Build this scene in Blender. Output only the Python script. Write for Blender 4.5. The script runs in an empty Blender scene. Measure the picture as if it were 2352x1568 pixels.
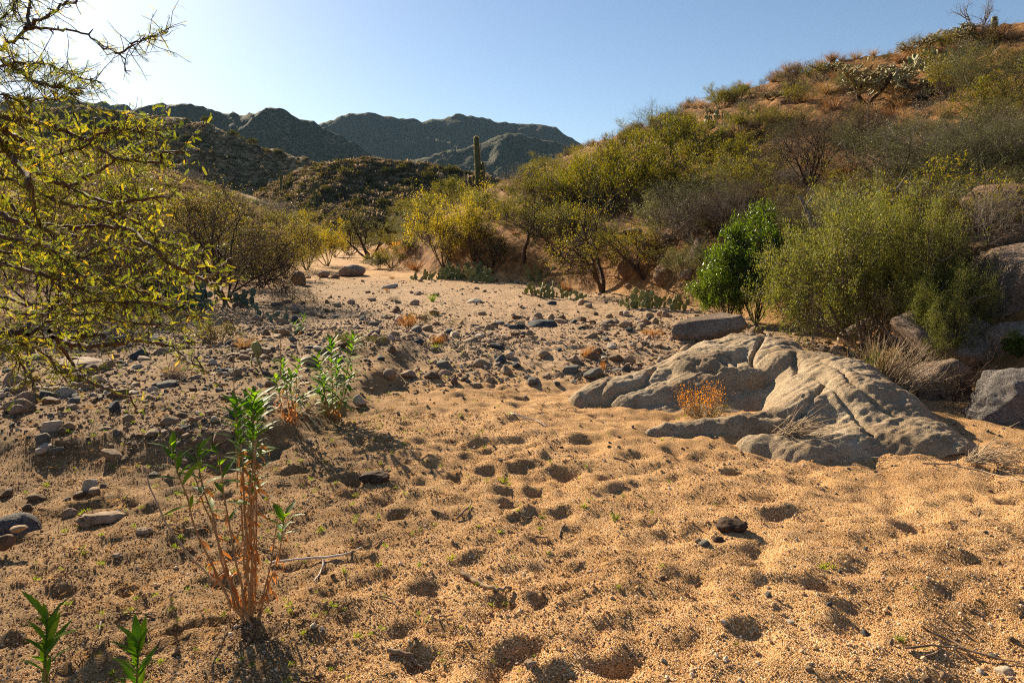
import bpy, math, random
import numpy as np
from mathutils import Vector, Euler, Matrix

R = math.radians
scene = bpy.context.scene
COL = scene.collection

# ------------------------------------------------------------------ camera
CAM_H = 1.5
HORIZON = 545.0                     # horizon line, in the 2352-wide view of the photo
F = 1568.0
PITCH = math.atan((784.0 - HORIZON) / F)
cd = bpy.data.cameras.new('camera')
cam = bpy.data.objects.new('camera', cd)
COL.objects.link(cam)
cd.sensor_width = 36.0
cd.lens = 24.0
cd.clip_start = 0.05
cd.clip_end = 20000.0
cam.location = (0, 0, CAM_H)
cam.rotation_euler = (R(90) - PITCH, 0, 0)
scene.camera = cam

# ------------------------------------------------------------------ light
SUN_AZ = 33.0                       # degrees to the side of the view axis (towards -x)
SUN_EL = 25.0
world = bpy.data.worlds.new('World')
scene.world = world
world.use_nodes = True
nt = world.node_tree
nt.nodes.clear()
wo = nt.nodes.new('ShaderNodeOutputWorld')
bg = nt.nodes.new('ShaderNodeBackground')
sky = nt.nodes.new('ShaderNodeTexSky')
sky.sky_type = 'NISHITA'
sky.sun_disc = False
sky.sun_elevation = R(SUN_EL)
sky.sun_rotation = R(-SUN_AZ)
sky.altitude = 600
sky.air_density = 1.0
sky.dust_density = 0.5
sky.ozone_density = 2.6
bg.inputs['Strength'].default_value = 0.05
nt.links.new(sky.outputs[0], bg.inputs[0])
nt.links.new(bg.outputs[0], wo.inputs[0])

sd = bpy.data.lights.new('sun', 'SUN')
sun = bpy.data.objects.new('sun', sd)
COL.objects.link(sun)
sd.energy = 5.0
sd.angle = R(0.5)
sd.color = (1.0, 0.84, 0.60)
_a, _e = R(SUN_AZ), R(SUN_EL)
SUN_DIR = Vector((-math.sin(_a) * math.cos(_e), math.cos(_a) * math.cos(_e), math.sin(_e)))
sun.rotation_euler = SUN_DIR.to_track_quat('Z', 'Y').to_euler()
sun.location = SUN_DIR * 50

scene.view_settings.view_transform = 'Standard'
scene.view_settings.look = 'None'
scene.view_settings.gamma = 1.0
scene.view_settings.use_curve_mapping = False
scene.view_settings.exposure = 1.32
try:
    scene.cycles.use_denoising = False
    scene.cycles.max_bounces = 5
    scene.cycles.sample_clamp_indirect = 3.0
    scene.cycles.pixel_filter_type = 'BLACKMAN_HARRIS'
    scene.cycles.filter_width = 1.1
    scene.cycles.diffuse_bounces = 2
    scene.cycles.transmission_bounces = 4
    scene.cycles.transparent_max_bounces = 8
    scene.cycles.volume_bounces = 0
except Exception:
    pass

# ------------------------------------------------------------------ noise
def _hash(ix, iy, seed):
    M = np.uint64(0xffffffff)
    h = (ix.astype(np.int64).astype(np.uint64) * np.uint64(374761393) + iy.astype(np.int64).astype(np.uint64) * np.uint64(668265263)
         + np.uint64((seed * 1442695041) & 0xffffffff)) & M
    h = ((h ^ (h >> np.uint64(13))) * np.uint64(1274126177)) & M
    h = ((h ^ (h >> np.uint64(15))) * np.uint64(2246822519)) & M
    return (h ^ (h >> np.uint64(16))) & M

def perlin(x, y, seed=0):
    x = np.asarray(x, dtype=np.float64); y = np.asarray(y, dtype=np.float64)
    fx0 = np.floor(x); fy0 = np.floor(y)
    ux = x - fx0; uy = y - fy0
    sx = ux * ux * ux * (ux * (ux * 6 - 15) + 10)
    sy = uy * uy * uy * (uy * (uy * 6 - 15) + 10)
    def g(ox, oy):
        a = _hash(fx0 + ox, fy0 + oy, seed).astype(np.float64) * (2 * math.pi / 4294967296.0)
        return np.cos(a) * (ux - ox) + np.sin(a) * (uy - oy)
    a = g(0, 0); b = g(1, 0); c = g(0, 1); d = g(1, 1)
    return 1.5 * ((a + (b - a) * sx) * (1 - sy) + (c + (d - c) * sx) * sy)

def fbm(x, y, octv=4, seed=0, gain=0.5, lac=2.03):
    s = 0; a = 1.0
    for i in range(octv):
        s = s + a * perlin(x, y, seed + i * 17)
        x = x * lac + 3.1; y = y * lac - 1.7; a *= gain
    return s

def ridged(x, y, octv=4, seed=0, gain=0.5):
    s = 0; a = 1.0
    for i in range(octv):
        s = s + a * (1 - np.abs(perlin(x, y, seed + i * 31)) * 2)
        x = x * 2.1 + 5.3; y = y * 2.1 + 2.9; a *= gain
    return s

def sstep(a, b, x):
    t = np.clip((x - a) / (b - a), 0, 1)
    return t * t * (3 - 2 * t)

# ------------------------------------------------------------------ view helpers (photo position -> place on the land)
CP, SP = math.cos(PITCH), math.sin(PITCH)
def ray(dx, dy):
    up = 784.0 - dy
    return np.array([dx - 1176.0, F * CP + up * SP, -F * SP + up * CP])
def P(dx, dy, D):
    """point seen at (dx, dy) at D metres ahead"""
    r = ray(dx, dy)
    return np.array([0, 0, CAM_H]) + r * (D / r[1])
def proj(p):
    x, y, z = p[0], p[1], p[2] - CAM_H
    fwd = y * CP - z * SP
    up = y * SP + z * CP
    return 1176 + F * x / fwd, 784 - F * up / fwd, fwd

# ------------------------------------------------------------------ land form
def xfoot(y):       # foot of the right bank
    return np.interp(y, [-5, 3, 6, 10.5, 13.4, 17.4, 22.4, 27.7, 34, 47, 60, 80, 130], [4.6, 4.2, 4.3, 4.6, 3.9, 2.9, 0.6, -3.8, -6.5, -9.5, -12, -15, -22])
def xridge(y):
    return np.interp(y, [-5, 5, 12, 20, 25, 31.4, 39, 47, 60, 70, 80, 95, 130], [42, 34, 29, 23, 19, 14.6, 12.4, 10.6, 7.8, 4.0, -2, -8, -16])
def hridge(y):
    return np.interp(y, [-5, 60, 70, 80, 100, 130], [9.0, 9.2, 8.2, 6.0, 3, 2])
def xleft(y):
    return np.interp(y, [-5, 3, 7.7, 15, 24.7, 30, 40, 60, 80, 130], [-4.6, -4.6, -5.6, -6.0, -7.8, -10, -11.5, -15, -18, -26])

def land(x, y):
    x = np.asarray(x, dtype=np.float64); y = np.asarray(y, dtype=np.float64)
    xf, xr, hr, xl = xfoot(y), xridge(y), hridge(y), xleft(y)
    t = (x - xf) / (xr - xf)
    bank = 0.10 * sstep(0, 0.07, t) + 0.90 * np.clip(t - 0.01, 0, None)
    top = 1.0 - 0.12 * np.clip(1 - np.clip(t, 0, 1), 0, 1) ** 2 * 0
    s = np.where(t < 1, bank * top, 1.0 - 0.25 * np.clip(t - 1, 0, 1.5) ** 1.2)
    # soft crest
    s = np.minimum(s, 1.0)
    right = hr * np.clip(s, -1, 1.0)
    right = np.where(t > 0, right, 0)
    right = right + sstep(0.03, 0.2, t) * (0.28 * fbm(x * 0.35, y * 0.35, 4, 11) + 0.10 * fbm(x * 1.6, y * 1.6, 3, 5))
    # rocky cut in the bank
    right = right + np.where(t > 0, 0.35 * sstep(0, 0.05, t) * np.exp(-((y - 16) / 6) ** 2), 0)
    d = xl - x
    left = 0.28 * sstep(0, 2.0, d) + 0.33 * np.clip(d - 3, 0, 26) * sstep(8, 30, y) + 0.05 * np.clip(d - 3, 0, 40)
    left = left + sstep(1, 6, d) * (0.2 * fbm(x * 0.3, y * 0.3, 3, 21))
    wash = 0.05 * fbm(x * 0.5, y * 0.5, 3, 31) * sstep(0.5, 4, np.abs(y)) + 0.06 * sstep(2.0, 4.0, x) * sstep(2, 4, y) * 1.0
    # stony terrace on the near left, ending in a little cut
    edge = -1.55 - 0.25 * (5.0 - np.clip(y, 3, 7)) + 0.25 * perlin(y * 0.9, y * 0 + 2.2, 8)
    terr = 0.13 * sstep(0.0, 0.35, (edge - x)) * sstep(4.25, 4.7, y + 0.12 * perlin(x * 1.7, x * 0 + 7, 9)) * (1 - sstep(8, 12, y))
    # low gravel bar in mid-wash
    bar = 0.10 * np.exp(-((y - 9.2) / 1.6) ** 2) * sstep(-4.5, -2, x) * (1 - sstep(2.2, 4, x))
    return right + left + wash + terr + bar + np.clip(y - 26, 0, 60) * 0.012


# ------------------------------------------------------------------ mesh helpers
def mk_mesh(name, verts, faces, mat=None, smooth=True):
    """faces: list of integer arrays (n x k)"""
    me = bpy.data.meshes.new(name)
    verts = np.asarray(verts, dtype=np.float32)
    faces = [np.asarray(f, dtype=np.int32) for f in faces if len(f)]
    nl = sum(f.size for f in faces); nf = sum(len(f) for f in faces)
    me.vertices.add(len(verts)); me.vertices.foreach_set('co', verts.ravel())
    me.loops.add(nl); me.loops.foreach_set('vertex_index', np.concatenate([f.ravel() for f in faces]))
    me.polygons.add(nf)
    tot = np.concatenate([np.full(len(f), f.shape[1], dtype=np.int32) for f in faces])
    st = np.concatenate([[0], np.cumsum(tot)[:-1]]).astype(np.int32)
    me.polygons.foreach_set('loop_start', st)
    me.polygons.foreach_set('loop_total', tot)
    me.polygons.foreach_set('use_smooth', np.full(nf, bool(smooth)))
    me.update(calc_edges=True)
    if mat is not None:
        me.materials.append(mat)
    return me

def obj(name, me, parent=None, loc=None, rot=None, scl=None):
    o = bpy.data.objects.new(name, me)
    COL.objects.link(o)
    if parent is not None: o.parent = parent
    if loc is not None: o.location = loc
    if rot is not None: o.rotation_euler = rot
    if scl is not None: o.scale = scl if hasattr(scl, '__len__') else (scl, scl, scl)
    return o

def tag(o, label=None, cat=None, group=None, kind=None):
    if label: o['label'] = label
    if cat: o['category'] = cat
    if group: o['group'] = group
    if kind: o['kind'] = kind
    return o

def empty(name, loc, rz=0, scl=None):
    o = obj(name, None, None, loc, (0, 0, rz), scl)
    o.empty_display_size = 0.1
    return o

def copy_tree(o, parent=None):
    c = o.copy(); COL.objects.link(c)
    if parent is not None: c.parent = parent
    for ch in list(o.children):
        copy_tree(ch, c)
    return c

class MB:
    """collects verts and faces of several shapes into one mesh"""
    def __init__(s): s.v = []; s.f3 = []; s.f4 = []; s.n = 0
    def add(s, v, f3=None, f4=None):
        v = np.asarray(v, dtype=np.float64).reshape(-1, 3)
        if f3 is not None and len(f3): s.f3.append(np.asarray(f3) + s.n)
        if f4 is not None and len(f4): s.f4.append(np.asarray(f4) + s.n)
        s.v.append(v); s.n += len(v)
    def mesh(s, name, mat=None, smooth=True):
        fs = []
        if s.f4: fs.append(np.concatenate(s.f4))
        if s.f3: fs.append(np.concatenate(s.f3))
        return mk_mesh(name, np.concatenate(s.v), fs, mat, smooth)
    def obj(s, name, mat=None, parent=None, smooth=True, **k):
        return obj(name, s.mesh(name, mat, smooth), parent, **k)
    def tube(s, pts, rad, sides=5, cap=True):
        pts = np.asarray(pts, dtype=np.float64); n = len(pts)
        rad = np.broadcast_to(np.asarray(rad, dtype=np.float64), (n,))
        d = np.gradient(pts, axis=0)
        d /= (np.linalg.norm(d, axis=1, keepdims=True) + 1e-9)
        ref = np.array([0.31, 0.17, 0.93]) if abs(d[0][2]) < 0.8 else np.array([0.93, 0.31, 0.17])
        u = np.cross(d, ref); u /= (np.linalg.norm(u, axis=1, keepdims=True) + 1e-9)
        w = np.cross(d, u)
        a = np.arange(sides) * 2 * math.pi / sides
        ring = u[:, None, :] * np.cos(a)[None, :, None] + w[:, None, :] * np.sin(a)[None, :, None]
        v = pts[:, None, :] + ring * rad[:, None, None]
        i = np.arange(n - 1)[:, None] * sides; j = np.arange(sides)[None, :]; j2 = (j + 1) % sides
        f = np.stack([i + j, i + j2, i + sides + j2, i + sides + j], axis=-1).reshape(-1, 4)
        s.add(v.reshape(-1, 3), f4=f)
        if cap and sides >= 3:
            c0 = pts[0]; c1 = pts[-1] + d[-1] * rad[-1] * 0.3
            b = s.n - n * sides
            s.add(np.array([c1]))
            top = b + (n - 1) * sides
            jj = np.arange(sides)
            s.f3.append(np.stack([top + jj, top + (jj + 1) % sides, np.full(sides, s.n - 1)], axis=-1))

def unit(v):
    return v / (np.linalg.norm(v, axis=-1, keepdims=True) + 1e-9)

def leaf_quads(pos, dirs, L, W, rng, fold=0.0, flip=True):
    """one pointed leaf (diamond of 4 points) per anchor; returns verts, quads"""
    n = len(pos)
    dirs = unit(dirs)
    r = unit(rng.normal(size=(n, 3)))
    side = unit(np.cross(dirs, r))
    L = np.broadcast_to(L, (n,))[:, None]; W = np.broadcast_to(W, (n,))[:, None]
    nrm = np.cross(dirs, side)
    a = pos
    b = pos + dirs * L * 0.45 + side * W * 0.5 + nrm * W * fold
    c = pos + dirs * L
    d = pos + dirs * L * 0.45 - side * W * 0.5 + nrm * W * fold
    v = np.stack([a, b, c, d], axis=1).reshape(-1, 3)
    f = np.arange(n * 4).reshape(-1, 4)
    return v, f

# ------------------------------------------------------------------ materials
MATS = {}
def newmat(name):
    m = bpy.data.materials.new(name); m.use_nodes = True
    m.node_tree.nodes.clear(); MATS[name] = m
    return m, m.node_tree.nodes, m.node_tree.links
def N(nodes, typ, **k):
    n = nodes.new(typ)
    for a, b in k.items():
        if a.startswith('i_'):
            key = a[2:].replace('_', ' ')
            n.inputs[key].default_value = b
        else: setattr(n, a, b)
    return n
def ramp(nodes, stops, interp='LINEAR'):
    r = nodes.new('ShaderNodeValToRGB'); cr = r.color_ramp; cr.interpolation = interp
    while len(cr.elements) > 1: cr.elements.remove(cr.elements[-1])
    cr.elements[0].position = stops[0][0]; cr.elements[0].color = (*stops[0][1], 1)
    for p, c in stops[1:]:
        e = cr.elements.new(p); e.color = (*c, 1)
    return r
def g3(v): return (v, v, v)

def leafmat(name, cols, trans=0.45, rough=0.55, tint=(1.3, 1.15, 0.5), spec=0.3, per='island'):
    m, n, l = newmat(name)
    out = N(n, 'ShaderNodeOutputMaterial')
    geo = N(n, 'ShaderNodeNewGeometry'); oi = N(n, 'ShaderNodeObjectInfo')
    add = N(n, 'ShaderNodeMath', operation='MULTIPLY_ADD'); l.new(oi.outputs['Random'], add.inputs[0]); add.inputs[1].default_value = 0.25
    sub = N(n, 'ShaderNodeMath', operation='MULTIPLY_ADD'); l.new(geo.outputs['Random Per Island'], sub.inputs[0]); sub.inputs[1].default_value = 0.85; sub.inputs[2].default_value = -0.05
    l.new(sub.outputs[0], add.inputs[2])
    k = len(cols)
    rp = ramp(n, [(i / (k - 1), c) for i, c in enumerate(cols)])
    l.new(add.outputs[0], rp.inputs[0])
    b = N(n, 'ShaderNodeBsdfPrincipled', i_Roughness=rough); b.inputs['Specular IOR Level'].default_value = spec
    l.new(rp.outputs[0], b.inputs['Base Color'])
    t = N(n, 'ShaderNodeBsdfTranslucent')
    mul = N(n, 'ShaderNodeMix', data_type='RGBA', blend_type='MULTIPLY'); mul.inputs[0].default_value = 1
    l.new(rp.outputs[0], mul.inputs[6]); mul.inputs[7].default_value = (*[c * 1.6 for c in tint], 1)
    l.new(mul.outputs[2], t.inputs['Color'])
    mx = N(n, 'ShaderNodeMixShader'); mx.inputs[0].default_value = trans
    l.new(b.outputs[0], mx.inputs[1]); l.new(t.outputs[0], mx.inputs[2]); l.new(mx.outputs[0], out.inputs[0])
    return m

def barkmat(name, c1, c2, scale=40, rough=0.9, bump=0.5):
    m, n, l = newmat(name)
    out = N(n, 'ShaderNodeOutputMaterial'); b = N(n, 'ShaderNodeBsdfPrincipled', i_Roughness=rough); b.inputs['Specular IOR Level'].default_value = 0.2
    tc = N(n, 'ShaderNodeTexCoord'); no = N(n, 'ShaderNodeTexNoise', i_Scale=scale, i_Detail=4.0); l.new(tc.outputs['Object'], no.inputs['Vector'])
    rp = ramp(n, [(0.3, c1), (0.7, c2)]); l.new(no.outputs[0], rp.inputs[0]); l.new(rp.outputs[0], b.inputs['Base Color'])
    bp = N(n, 'ShaderNodeBump', i_Strength=bump, i_Distance=0.01); l.new(no.outputs[0], bp.inputs['Height']); l.new(bp.outputs[0], b.inputs['Normal'])
    l.new(b.outputs[0], out.inputs[0])
    return m

def rockmat(name, cols, scale=6.0, bump=0.6, band=0.0, dist=0.02, speck=160, vary=True):
    """granite-like stone: broad mottling, dark and pale specks, weathering bands"""
    m, n, l = newmat(name)
    out = N(n, 'ShaderNodeOutputMaterial'); b = N(n, 'ShaderNodeBsdfPrincipled', i_Roughness=0.85); b.inputs['Specular IOR Level'].default_value = 0.25
    tc = N(n, 'ShaderNodeTexCoord')
    vec = tc.outputs['Object']
    if vary:
        oi = N(n, 'ShaderNodeObjectInfo'); sc = N(n, 'ShaderNodeVectorMath', operation='ADD')
        mul = N(n, 'ShaderNodeMath', operation='MULTIPLY'); mul.inputs[1].default_value = 37.0
        l.new(oi.outputs['Random'], mul.inputs[0]); l.new(vec, sc.inputs[0]); l.new(mul.outputs[0], sc.inputs[1]); vec = sc.outputs[0]
    n1 = N(n, 'ShaderNodeTexNoise', i_Scale=scale, i_Detail=6.0, i_Roughness=0.65); l.new(vec, n1.inputs['Vector'])
    k = len(cols)
    rp = ramp(n, [(0.28 + 0.46 * i / (k - 1), c) for i, c in enumerate(cols)]); l.new(n1.outputs[0], rp.inputs[0])
    v = N(n, 'ShaderNodeTexVoronoi', i_Scale=float(speck)); l.new(vec, v.inputs['Vector'])
    sp = ramp(n, [(0.0, g3(0.35)), (0.25, g3(0.85)), (0.7, g3(1.05)), (1.0, g3(1.45))]);
    sepc = N(n, 'ShaderNodeSeparateColor'); l.new(v.outputs['Color'], sepc.inputs[0]); l.new(sepc.outputs[0], sp.inputs[0])
    mx = N(n, 'ShaderNodeMix', data_type='RGBA', blend_type='MULTIPLY'); mx.inputs[0].default_value = 0.75
    l.new(rp.outputs[0], mx.inputs[6]); l.new(sp.outputs[0], mx.inputs[7])
    l.new(mx.outputs[2], b.inputs['Base Color'])
    n2 = N(n, 'ShaderNodeTexNoise', i_Scale=scale * 6, i_Detail=8.0, i_Roughness=0.7)
    mp = N(n, 'ShaderNodeMapping'); mp.inputs['Scale'].default_value = (1, 1, 1 + band * 4); mp.inputs['Rotation'].default_value = (0.3, 0.5, 0)
    l.new(vec, mp.inputs[0]); l.new(mp.outputs[0], n2.inputs['Vector'])
    bp = N(n, 'ShaderNodeBump', i_Strength=bump, i_Distance=dist); l.new(n2.outputs[0], bp.inputs['Height'])
    n4 = N(n, 'ShaderNodeTexNoise', i_Scale=scale * 24, i_Detail=5.0, i_Roughness=0.75); l.new(mp.outputs[0], n4.inputs['Vector']); bp4 = N(n, 'ShaderNodeBump', i_Strength=bump * 0.8, i_Distance=dist * 0.4); l.new(n4.outputs[0], bp4.inputs['Height']); l.new(bp.outputs[0], bp4.inputs['Normal']); bp = bp4
    bp2 = N(n, 'ShaderNodeBump', i_Strength=bump * 0.6, i_Distance=dist * 0.25); l.new(v.outputs['Distance'], bp2.inputs['Height']); l.new(bp.outputs[0], bp2.inputs['Normal'])
    l.new(bp2.outputs[0], b.inputs['Normal'])
    l.new(b.outputs[0], out.inputs[0])
    return m

# ------------------------------------------------------------------ scattering of uncountable stuff (geometry nodes)
def scatter(name, pts, rots, scls, protos, label=None, cat=None):
    pts = np.asarray(pts, dtype=np.float32); n = len(pts)
    me = bpy.data.meshes.new(name)
    me.vertices.add(n); me.vertices.foreach_set('co', pts.ravel())
    a = me.attributes.new('rot', 'FLOAT_VECTOR', 'POINT'); a.data.foreach_set('vector', np.asarray(rots, dtype=np.float32).ravel())
    scls = np.asarray(scls, dtype=np.float32)
    if scls.ndim == 1: scls = np.repeat(scls[:, None], 3, axis=1)
    a = me.attributes.new('scl', 'FLOAT_VECTOR', 'POINT'); a.data.foreach_set('vector', scls.ravel())
    me.update()
    o = obj(name, me)
    tree = bpy.data.node_groups.new(name + '_nodes', 'GeometryNodeTree')
    tree.interface.new_socket('Geometry', in_out='INPUT', socket_type='NodeSocketGeometry')
    tree.interface.new_socket('Geometry', in_out='OUTPUT', socket_type='NodeSocketGeometry')
    nn, ll = tree.nodes, tree.links
    gi = nn.new('NodeGroupInput'); go = nn.new('NodeGroupOutput')
    iop = nn.new('GeometryNodeInstanceOnPoints')
    jn = nn.new('GeometryNodeJoinGeometry')
    for p in protos:
        oi = nn.new('GeometryNodeObjectInfo'); oi.inputs['Object'].default_value = p; oi.inputs['As Instance'].default_value = True
        ll.new(oi.outputs['Geometry'], jn.inputs[0])
    ll.new(gi.outputs[0], iop.inputs['Points']); ll.new(jn.outputs[0], iop.inputs['Instance'])
    iop.inputs['Pick Instance'].default_value = True
    rv = nn.new('FunctionNodeRandomValue'); rv.data_type = 'INT'
    rv.inputs[4].default_value = 0; rv.inputs[5].default_value = len(protos) - 1
    ll.new(rv.outputs[2], iop.inputs['Instance Index'])
    for nm, sock in (('rot', 'Rotation'), ('scl', 'Scale')):
        at = nn.new('GeometryNodeInputNamedAttribute'); at.data_type = 'FLOAT_VECTOR'; at.inputs['Name'].default_value = nm
        ll.new(at.outputs[0], iop.inputs[sock])
    ll.new(iop.outputs[0], go.inputs[0])
    md = o.modifiers.new('scatter', 'NODES'); md.node_group = tree
    tag(o, label, cat, kind='stuff')
    return o
def proto(name, me):
    return bpy.data.objects.new(name, me)      # source shape only; not linked into the scene

# ------------------------------------------------------------------ labels that say where a thing stands
LANDMARKS = []        # (phrase, x, y)
USED = {}
PENDING = []          # (object, description, x, y)
def later_label(o, desc, cat, x, y, group=None):
    tag(o, None, cat, group); PENDING.append((o, desc, x, y))
ORD = ['', 'second', 'third', 'fourth', 'fifth', 'sixth', 'seventh', 'eighth', 'ninth', 'tenth', 'eleventh', 'twelfth', 'thirteenth', 'fourteenth', 'fifteenth', 'sixteenth', 'seventeenth', 'eighteenth', 'nineteenth', 'twentieth', 'twenty-first', 'twenty-second', 'twenty-third', 'twenty-fourth', 'twenty-fifth', 'twenty-sixth', 'twenty-seventh', 'twenty-eighth', 'twenty-ninth', 'thirtieth']
def finish_labels():
    rows = {}
    for o, desc, x, y in PENDING:
        best = min(LANDMARKS, key=lambda q: math.hypot((q[1] - x) / max(y, 2), (math.log(max(q[2], 1)) - math.log(max(y, 1))) * 0.8))
        ddx, ddy = x - best[1], y - best[2]
        if abs(ddx) > abs(ddy) * 0.7: rel = 'right of' if ddx > 0 else 'left of'
        else: rel = 'beyond' if ddy > 0 else 'in front of'
        rows.setdefault((desc, rel, best[0]), []).append((math.hypot(ddx, ddy), o))
    for (desc, rel, lm), lst in rows.items():
        lst.sort(key=lambda t: t[0])
        for i, (_, o) in enumerate(lst):
            if len(lst) == 1: o['label'] = f'{desc} {rel} {lm}'
            elif i == 0: o['label'] = f'{desc}, first one {rel} {lm}'
            else: o['label'] = f'{desc}, {ORD[min(i, 29)]} one out {rel} {lm}'
# ------------------------------------------------------------------ ground mesh
def axis_pts(segs):
    """segs: list of (end, spacing at end); starts at segs[0]"""
    out = [segs[0][0]]; s0 = segs[0][1]
    for end, s1 in segs[1:]:
        start = out[-1]; L = end - start
        while out[-1] < end - 1e-6:
            t = (out[-1] - start) / L
            out.append(min(end, out[-1] + s0 + (s1 - s0) * t))
        s0 = s1
    return np.array(out)
xr_ = axis_pts([(0, 0.03), (3.6, 0.03), (25, 0.33), (60, 1.0), (200, 12), (6000, 900)])
XS = np.concatenate([-xr_[::-1][:-1], xr_])
yr_ = axis_pts([(1.0, 0.028), (6.0, 0.028), (14, 0.09), (36, 0.33), (130, 0.9), (300, 12), (6000, 900)])
YS = np.concatenate([[-3000, -800, -200, -60, -20, -8, -4, -2, -1, -.4, 0, .3, .5, .65, .75, .82, .88, .94], yr_])
GX, GY = np.meshgrid(XS, YS)
far = np.clip((np.hypot(GX, GY) - 140) / 200, 0, 1)
GZ = land(np.clip(GX, -60, 60), np.clip(GY, -5, 130)) * (1 - far) + 2.0 * far

# fine relief of the sand
near = (1 - sstep(10, 30, GY)) * (1 - sstep(8, 25, np.abs(GX)))
xf_, xl_ = xfoot(GY), xleft(GY)
inwash = sstep(-0.4, 0.3, GX - xl_) * sstep(-0.2, 0.6, xf_ - GX)
leftmix = sstep(0.3, -1.3, GX + 0.12 * (GY - 3.5) * 1.0 + 0.5 * perlin(GX * 0.7, GY * 0.7, 77))
sandy = inwash * (1 - leftmix)
relief = sandy * (0.030 * perlin(GX * 3.1, GY * 3.9, 41) + 0.016 * perlin(GX * 6.8, GY * 7.9, 42) + 0.006 * perlin(GX * 16, GY * 18, 43))
relief += leftmix * near * (0.022 * perlin(GX * 1.7, GY * 1.9, 44) + 0.012 * fbm(GX * 6, GY * 6, 3, 45) + 0.008 * np.abs(perlin(GX * 14, GY * 14, 46)))
relief *= (1 - sstep(9, 22, GY))
relief += (0.02 * fbm(GX * 2.0, GY * 2.0, 3, 47)) * (1 - near) * (1 - far)
GZ = GZ + relief
prng = np.random.RandomState(5)
def pit(px, py, r, depth, asp=1.0, rim=0.25):
    i0, i1 = np.searchsorted(XS, [px - 2.6 * r, px + 2.6 * r]); j0, j1 = np.searchsorted(YS, [py - 2.6 * r, py + 2.6 * r])
    if i1 - i0 < 2 or j1 - j0 < 2: return
    X = GX[j0:j1, i0:i1] - px; Y = (GY[j0:j1, i0:i1] - py) * asp
    d2 = (X * X + Y * Y) / (r * r) * (1 + .55 * perlin((X + px) * 9, (Y + py) * 9, 700) + .3 * perlin((X + px) * 23, (Y + py) * 23, 701))
    GZ[j0:j1, i0:i1] += -depth * np.exp(-d2 * 1.3) + depth * rim * np.exp(-((np.sqrt(d2) - 1.5) / 0.45) ** 2)
# footprints and hoof hollows in the loose sand
for _ in range(1900):
    y = 1.3 + 8.2 * prng.rand() ** 1.15
    x = prng.uniform(-0.9 - 0.05 * y, 3.9)
    if x < -0.3 and prng.rand() < 0.5: continue
    r = prng.uniform(0.03, 0.085)
    pit(x, y, r, r * prng.uniform(0.13, 0.30), prng.uniform(0.7, 1.6))
for _ in range(420):
    y = 1.2 + 3.6 * prng.rand(); x = prng.uniform(-2.6, 0.4)
    r = prng.uniform(0.03, 0.09)
    pit(x, y, r, r * prng.uniform(0.15, 0.35), prng.uniform(0.6, 1.5), 0.4)
# long cracks / little trenches in the damp soil
def trench(dpts, w, depth):
    w_ = [P0(*q) for q in dpts]
    for a, b in zip(w_[:-1], w_[1:]):
        n = max(2, int(math.hypot(*(b - a)) / (w * 0.6)))
        for t in np.linspace(0, 1, n):
            q = a + (b - a) * t
            pit(q[0] + prng.normal() * w * .3, q[1] + prng.normal() * w * .3, w * prng.uniform(.7, 1.2), depth * prng.uniform(.5, 1.2), 1, 0.35)
def P0(dx, dy):
    r = ray(dx, dy); t = -CAM_H / r[2]
    return np.array([r[0] * t, r[1] * t])
trench([(150, 1560), (220, 1500), (300, 1470), (420, 1440), (520, 1425)], 0.03, 0.022)
trench([(230, 1400), (260, 1370), (300, 1335)], 0.03, 0.022)
trench([(0, 1490), (60, 1470), (90, 1440)], 0.04, 0.03)
big = [(1780, 1195, .12, .085), (1210, 1330, .10, .05), (1240, 1380, .08, .04), (1095, 1420, .09, .05), (1210, 1500, .11, .055), (1330, 1390, .10, .05),
       (1620, 1440, .10, .05), (1600, 1490, .1, .05), (1345, 1300, .08, .04), (1890, 1360, .08, .045), (1760, 1050, .10, .05), (1475, 1205, .09, .045),
       (1300, 1080, .12, .05), (1400, 1100, .10, .045), (1550, 1045, .1, .045), (1620, 1075, .10, .05), (1680, 1090, .08, .045), (1750, 1320, .09, .05), (1440, 1530, .12, .06), (1150, 1060, .1, .04), (1290, 1240, .1, .045)]
for dx, dy, r, dep in big:
    q = P0(dx, dy); pit(q[0], q[1], r * .7, dep * .55, 1.1)

def gz(x, y):
    i = int(np.clip(np.searchsorted(XS, x) - 1, 0, len(XS) - 2)); j = int(np.clip(np.searchsorted(YS, y) - 1, 0, len(YS) - 2))
    u = (x - XS[i]) / (XS[i + 1] - XS[i]); v = (y - YS[j]) / (YS[j + 1] - YS[j])
    return float((GZ[j, i] * (1 - u) + GZ[j, i + 1] * u) * (1 - v) + (GZ[j + 1, i] * (1 - u) + GZ[j + 1, i + 1] * u) * v)
def gzv(x, y):
    i = np.clip(np.searchsorted(XS, x) - 1, 0, len(XS) - 2); j = np.clip(np.searchsorted(YS, y) - 1, 0, len(YS) - 2)
    u = (x - XS[i]) / (XS[i + 1] - XS[i]); v = (y - YS[j]) / (YS[j + 1] - YS[j])
    return (GZ[j, i] * (1 - u) + GZ[j, i + 1] * u) * (1 - v) + (GZ[j + 1, i] * (1 - u) + GZ[j + 1, i + 1] * u) * v
def G(dx, dy, dmax=130.0):
    """where the sight line through (dx, dy) meets the ground"""
    r = ray(dx, dy); r = r / r[1]
    D = np.geomspace(1.2, dmax, 900)
    pz = CAM_H + r[2] * D
    h = gzv(r[0] * D, D)
    k = np.nonzero(pz < h)[0]
    if len(k) == 0:
        k = [int(np.argmin(pz - h))]
    d = D[max(k[0], 0)]
    if k[0] > 0:
        a, b = D[k[0] - 1], D[k[0]]
        for _ in range(14):
            m = 0.5 * (a + b)
            if CAM_H + r[2] * m < gz(r[0] * m, m): b = m
            else: a = m
        d = b
    x = r[0] * d
    return np.array([x, d, gz(x, d)])
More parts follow.
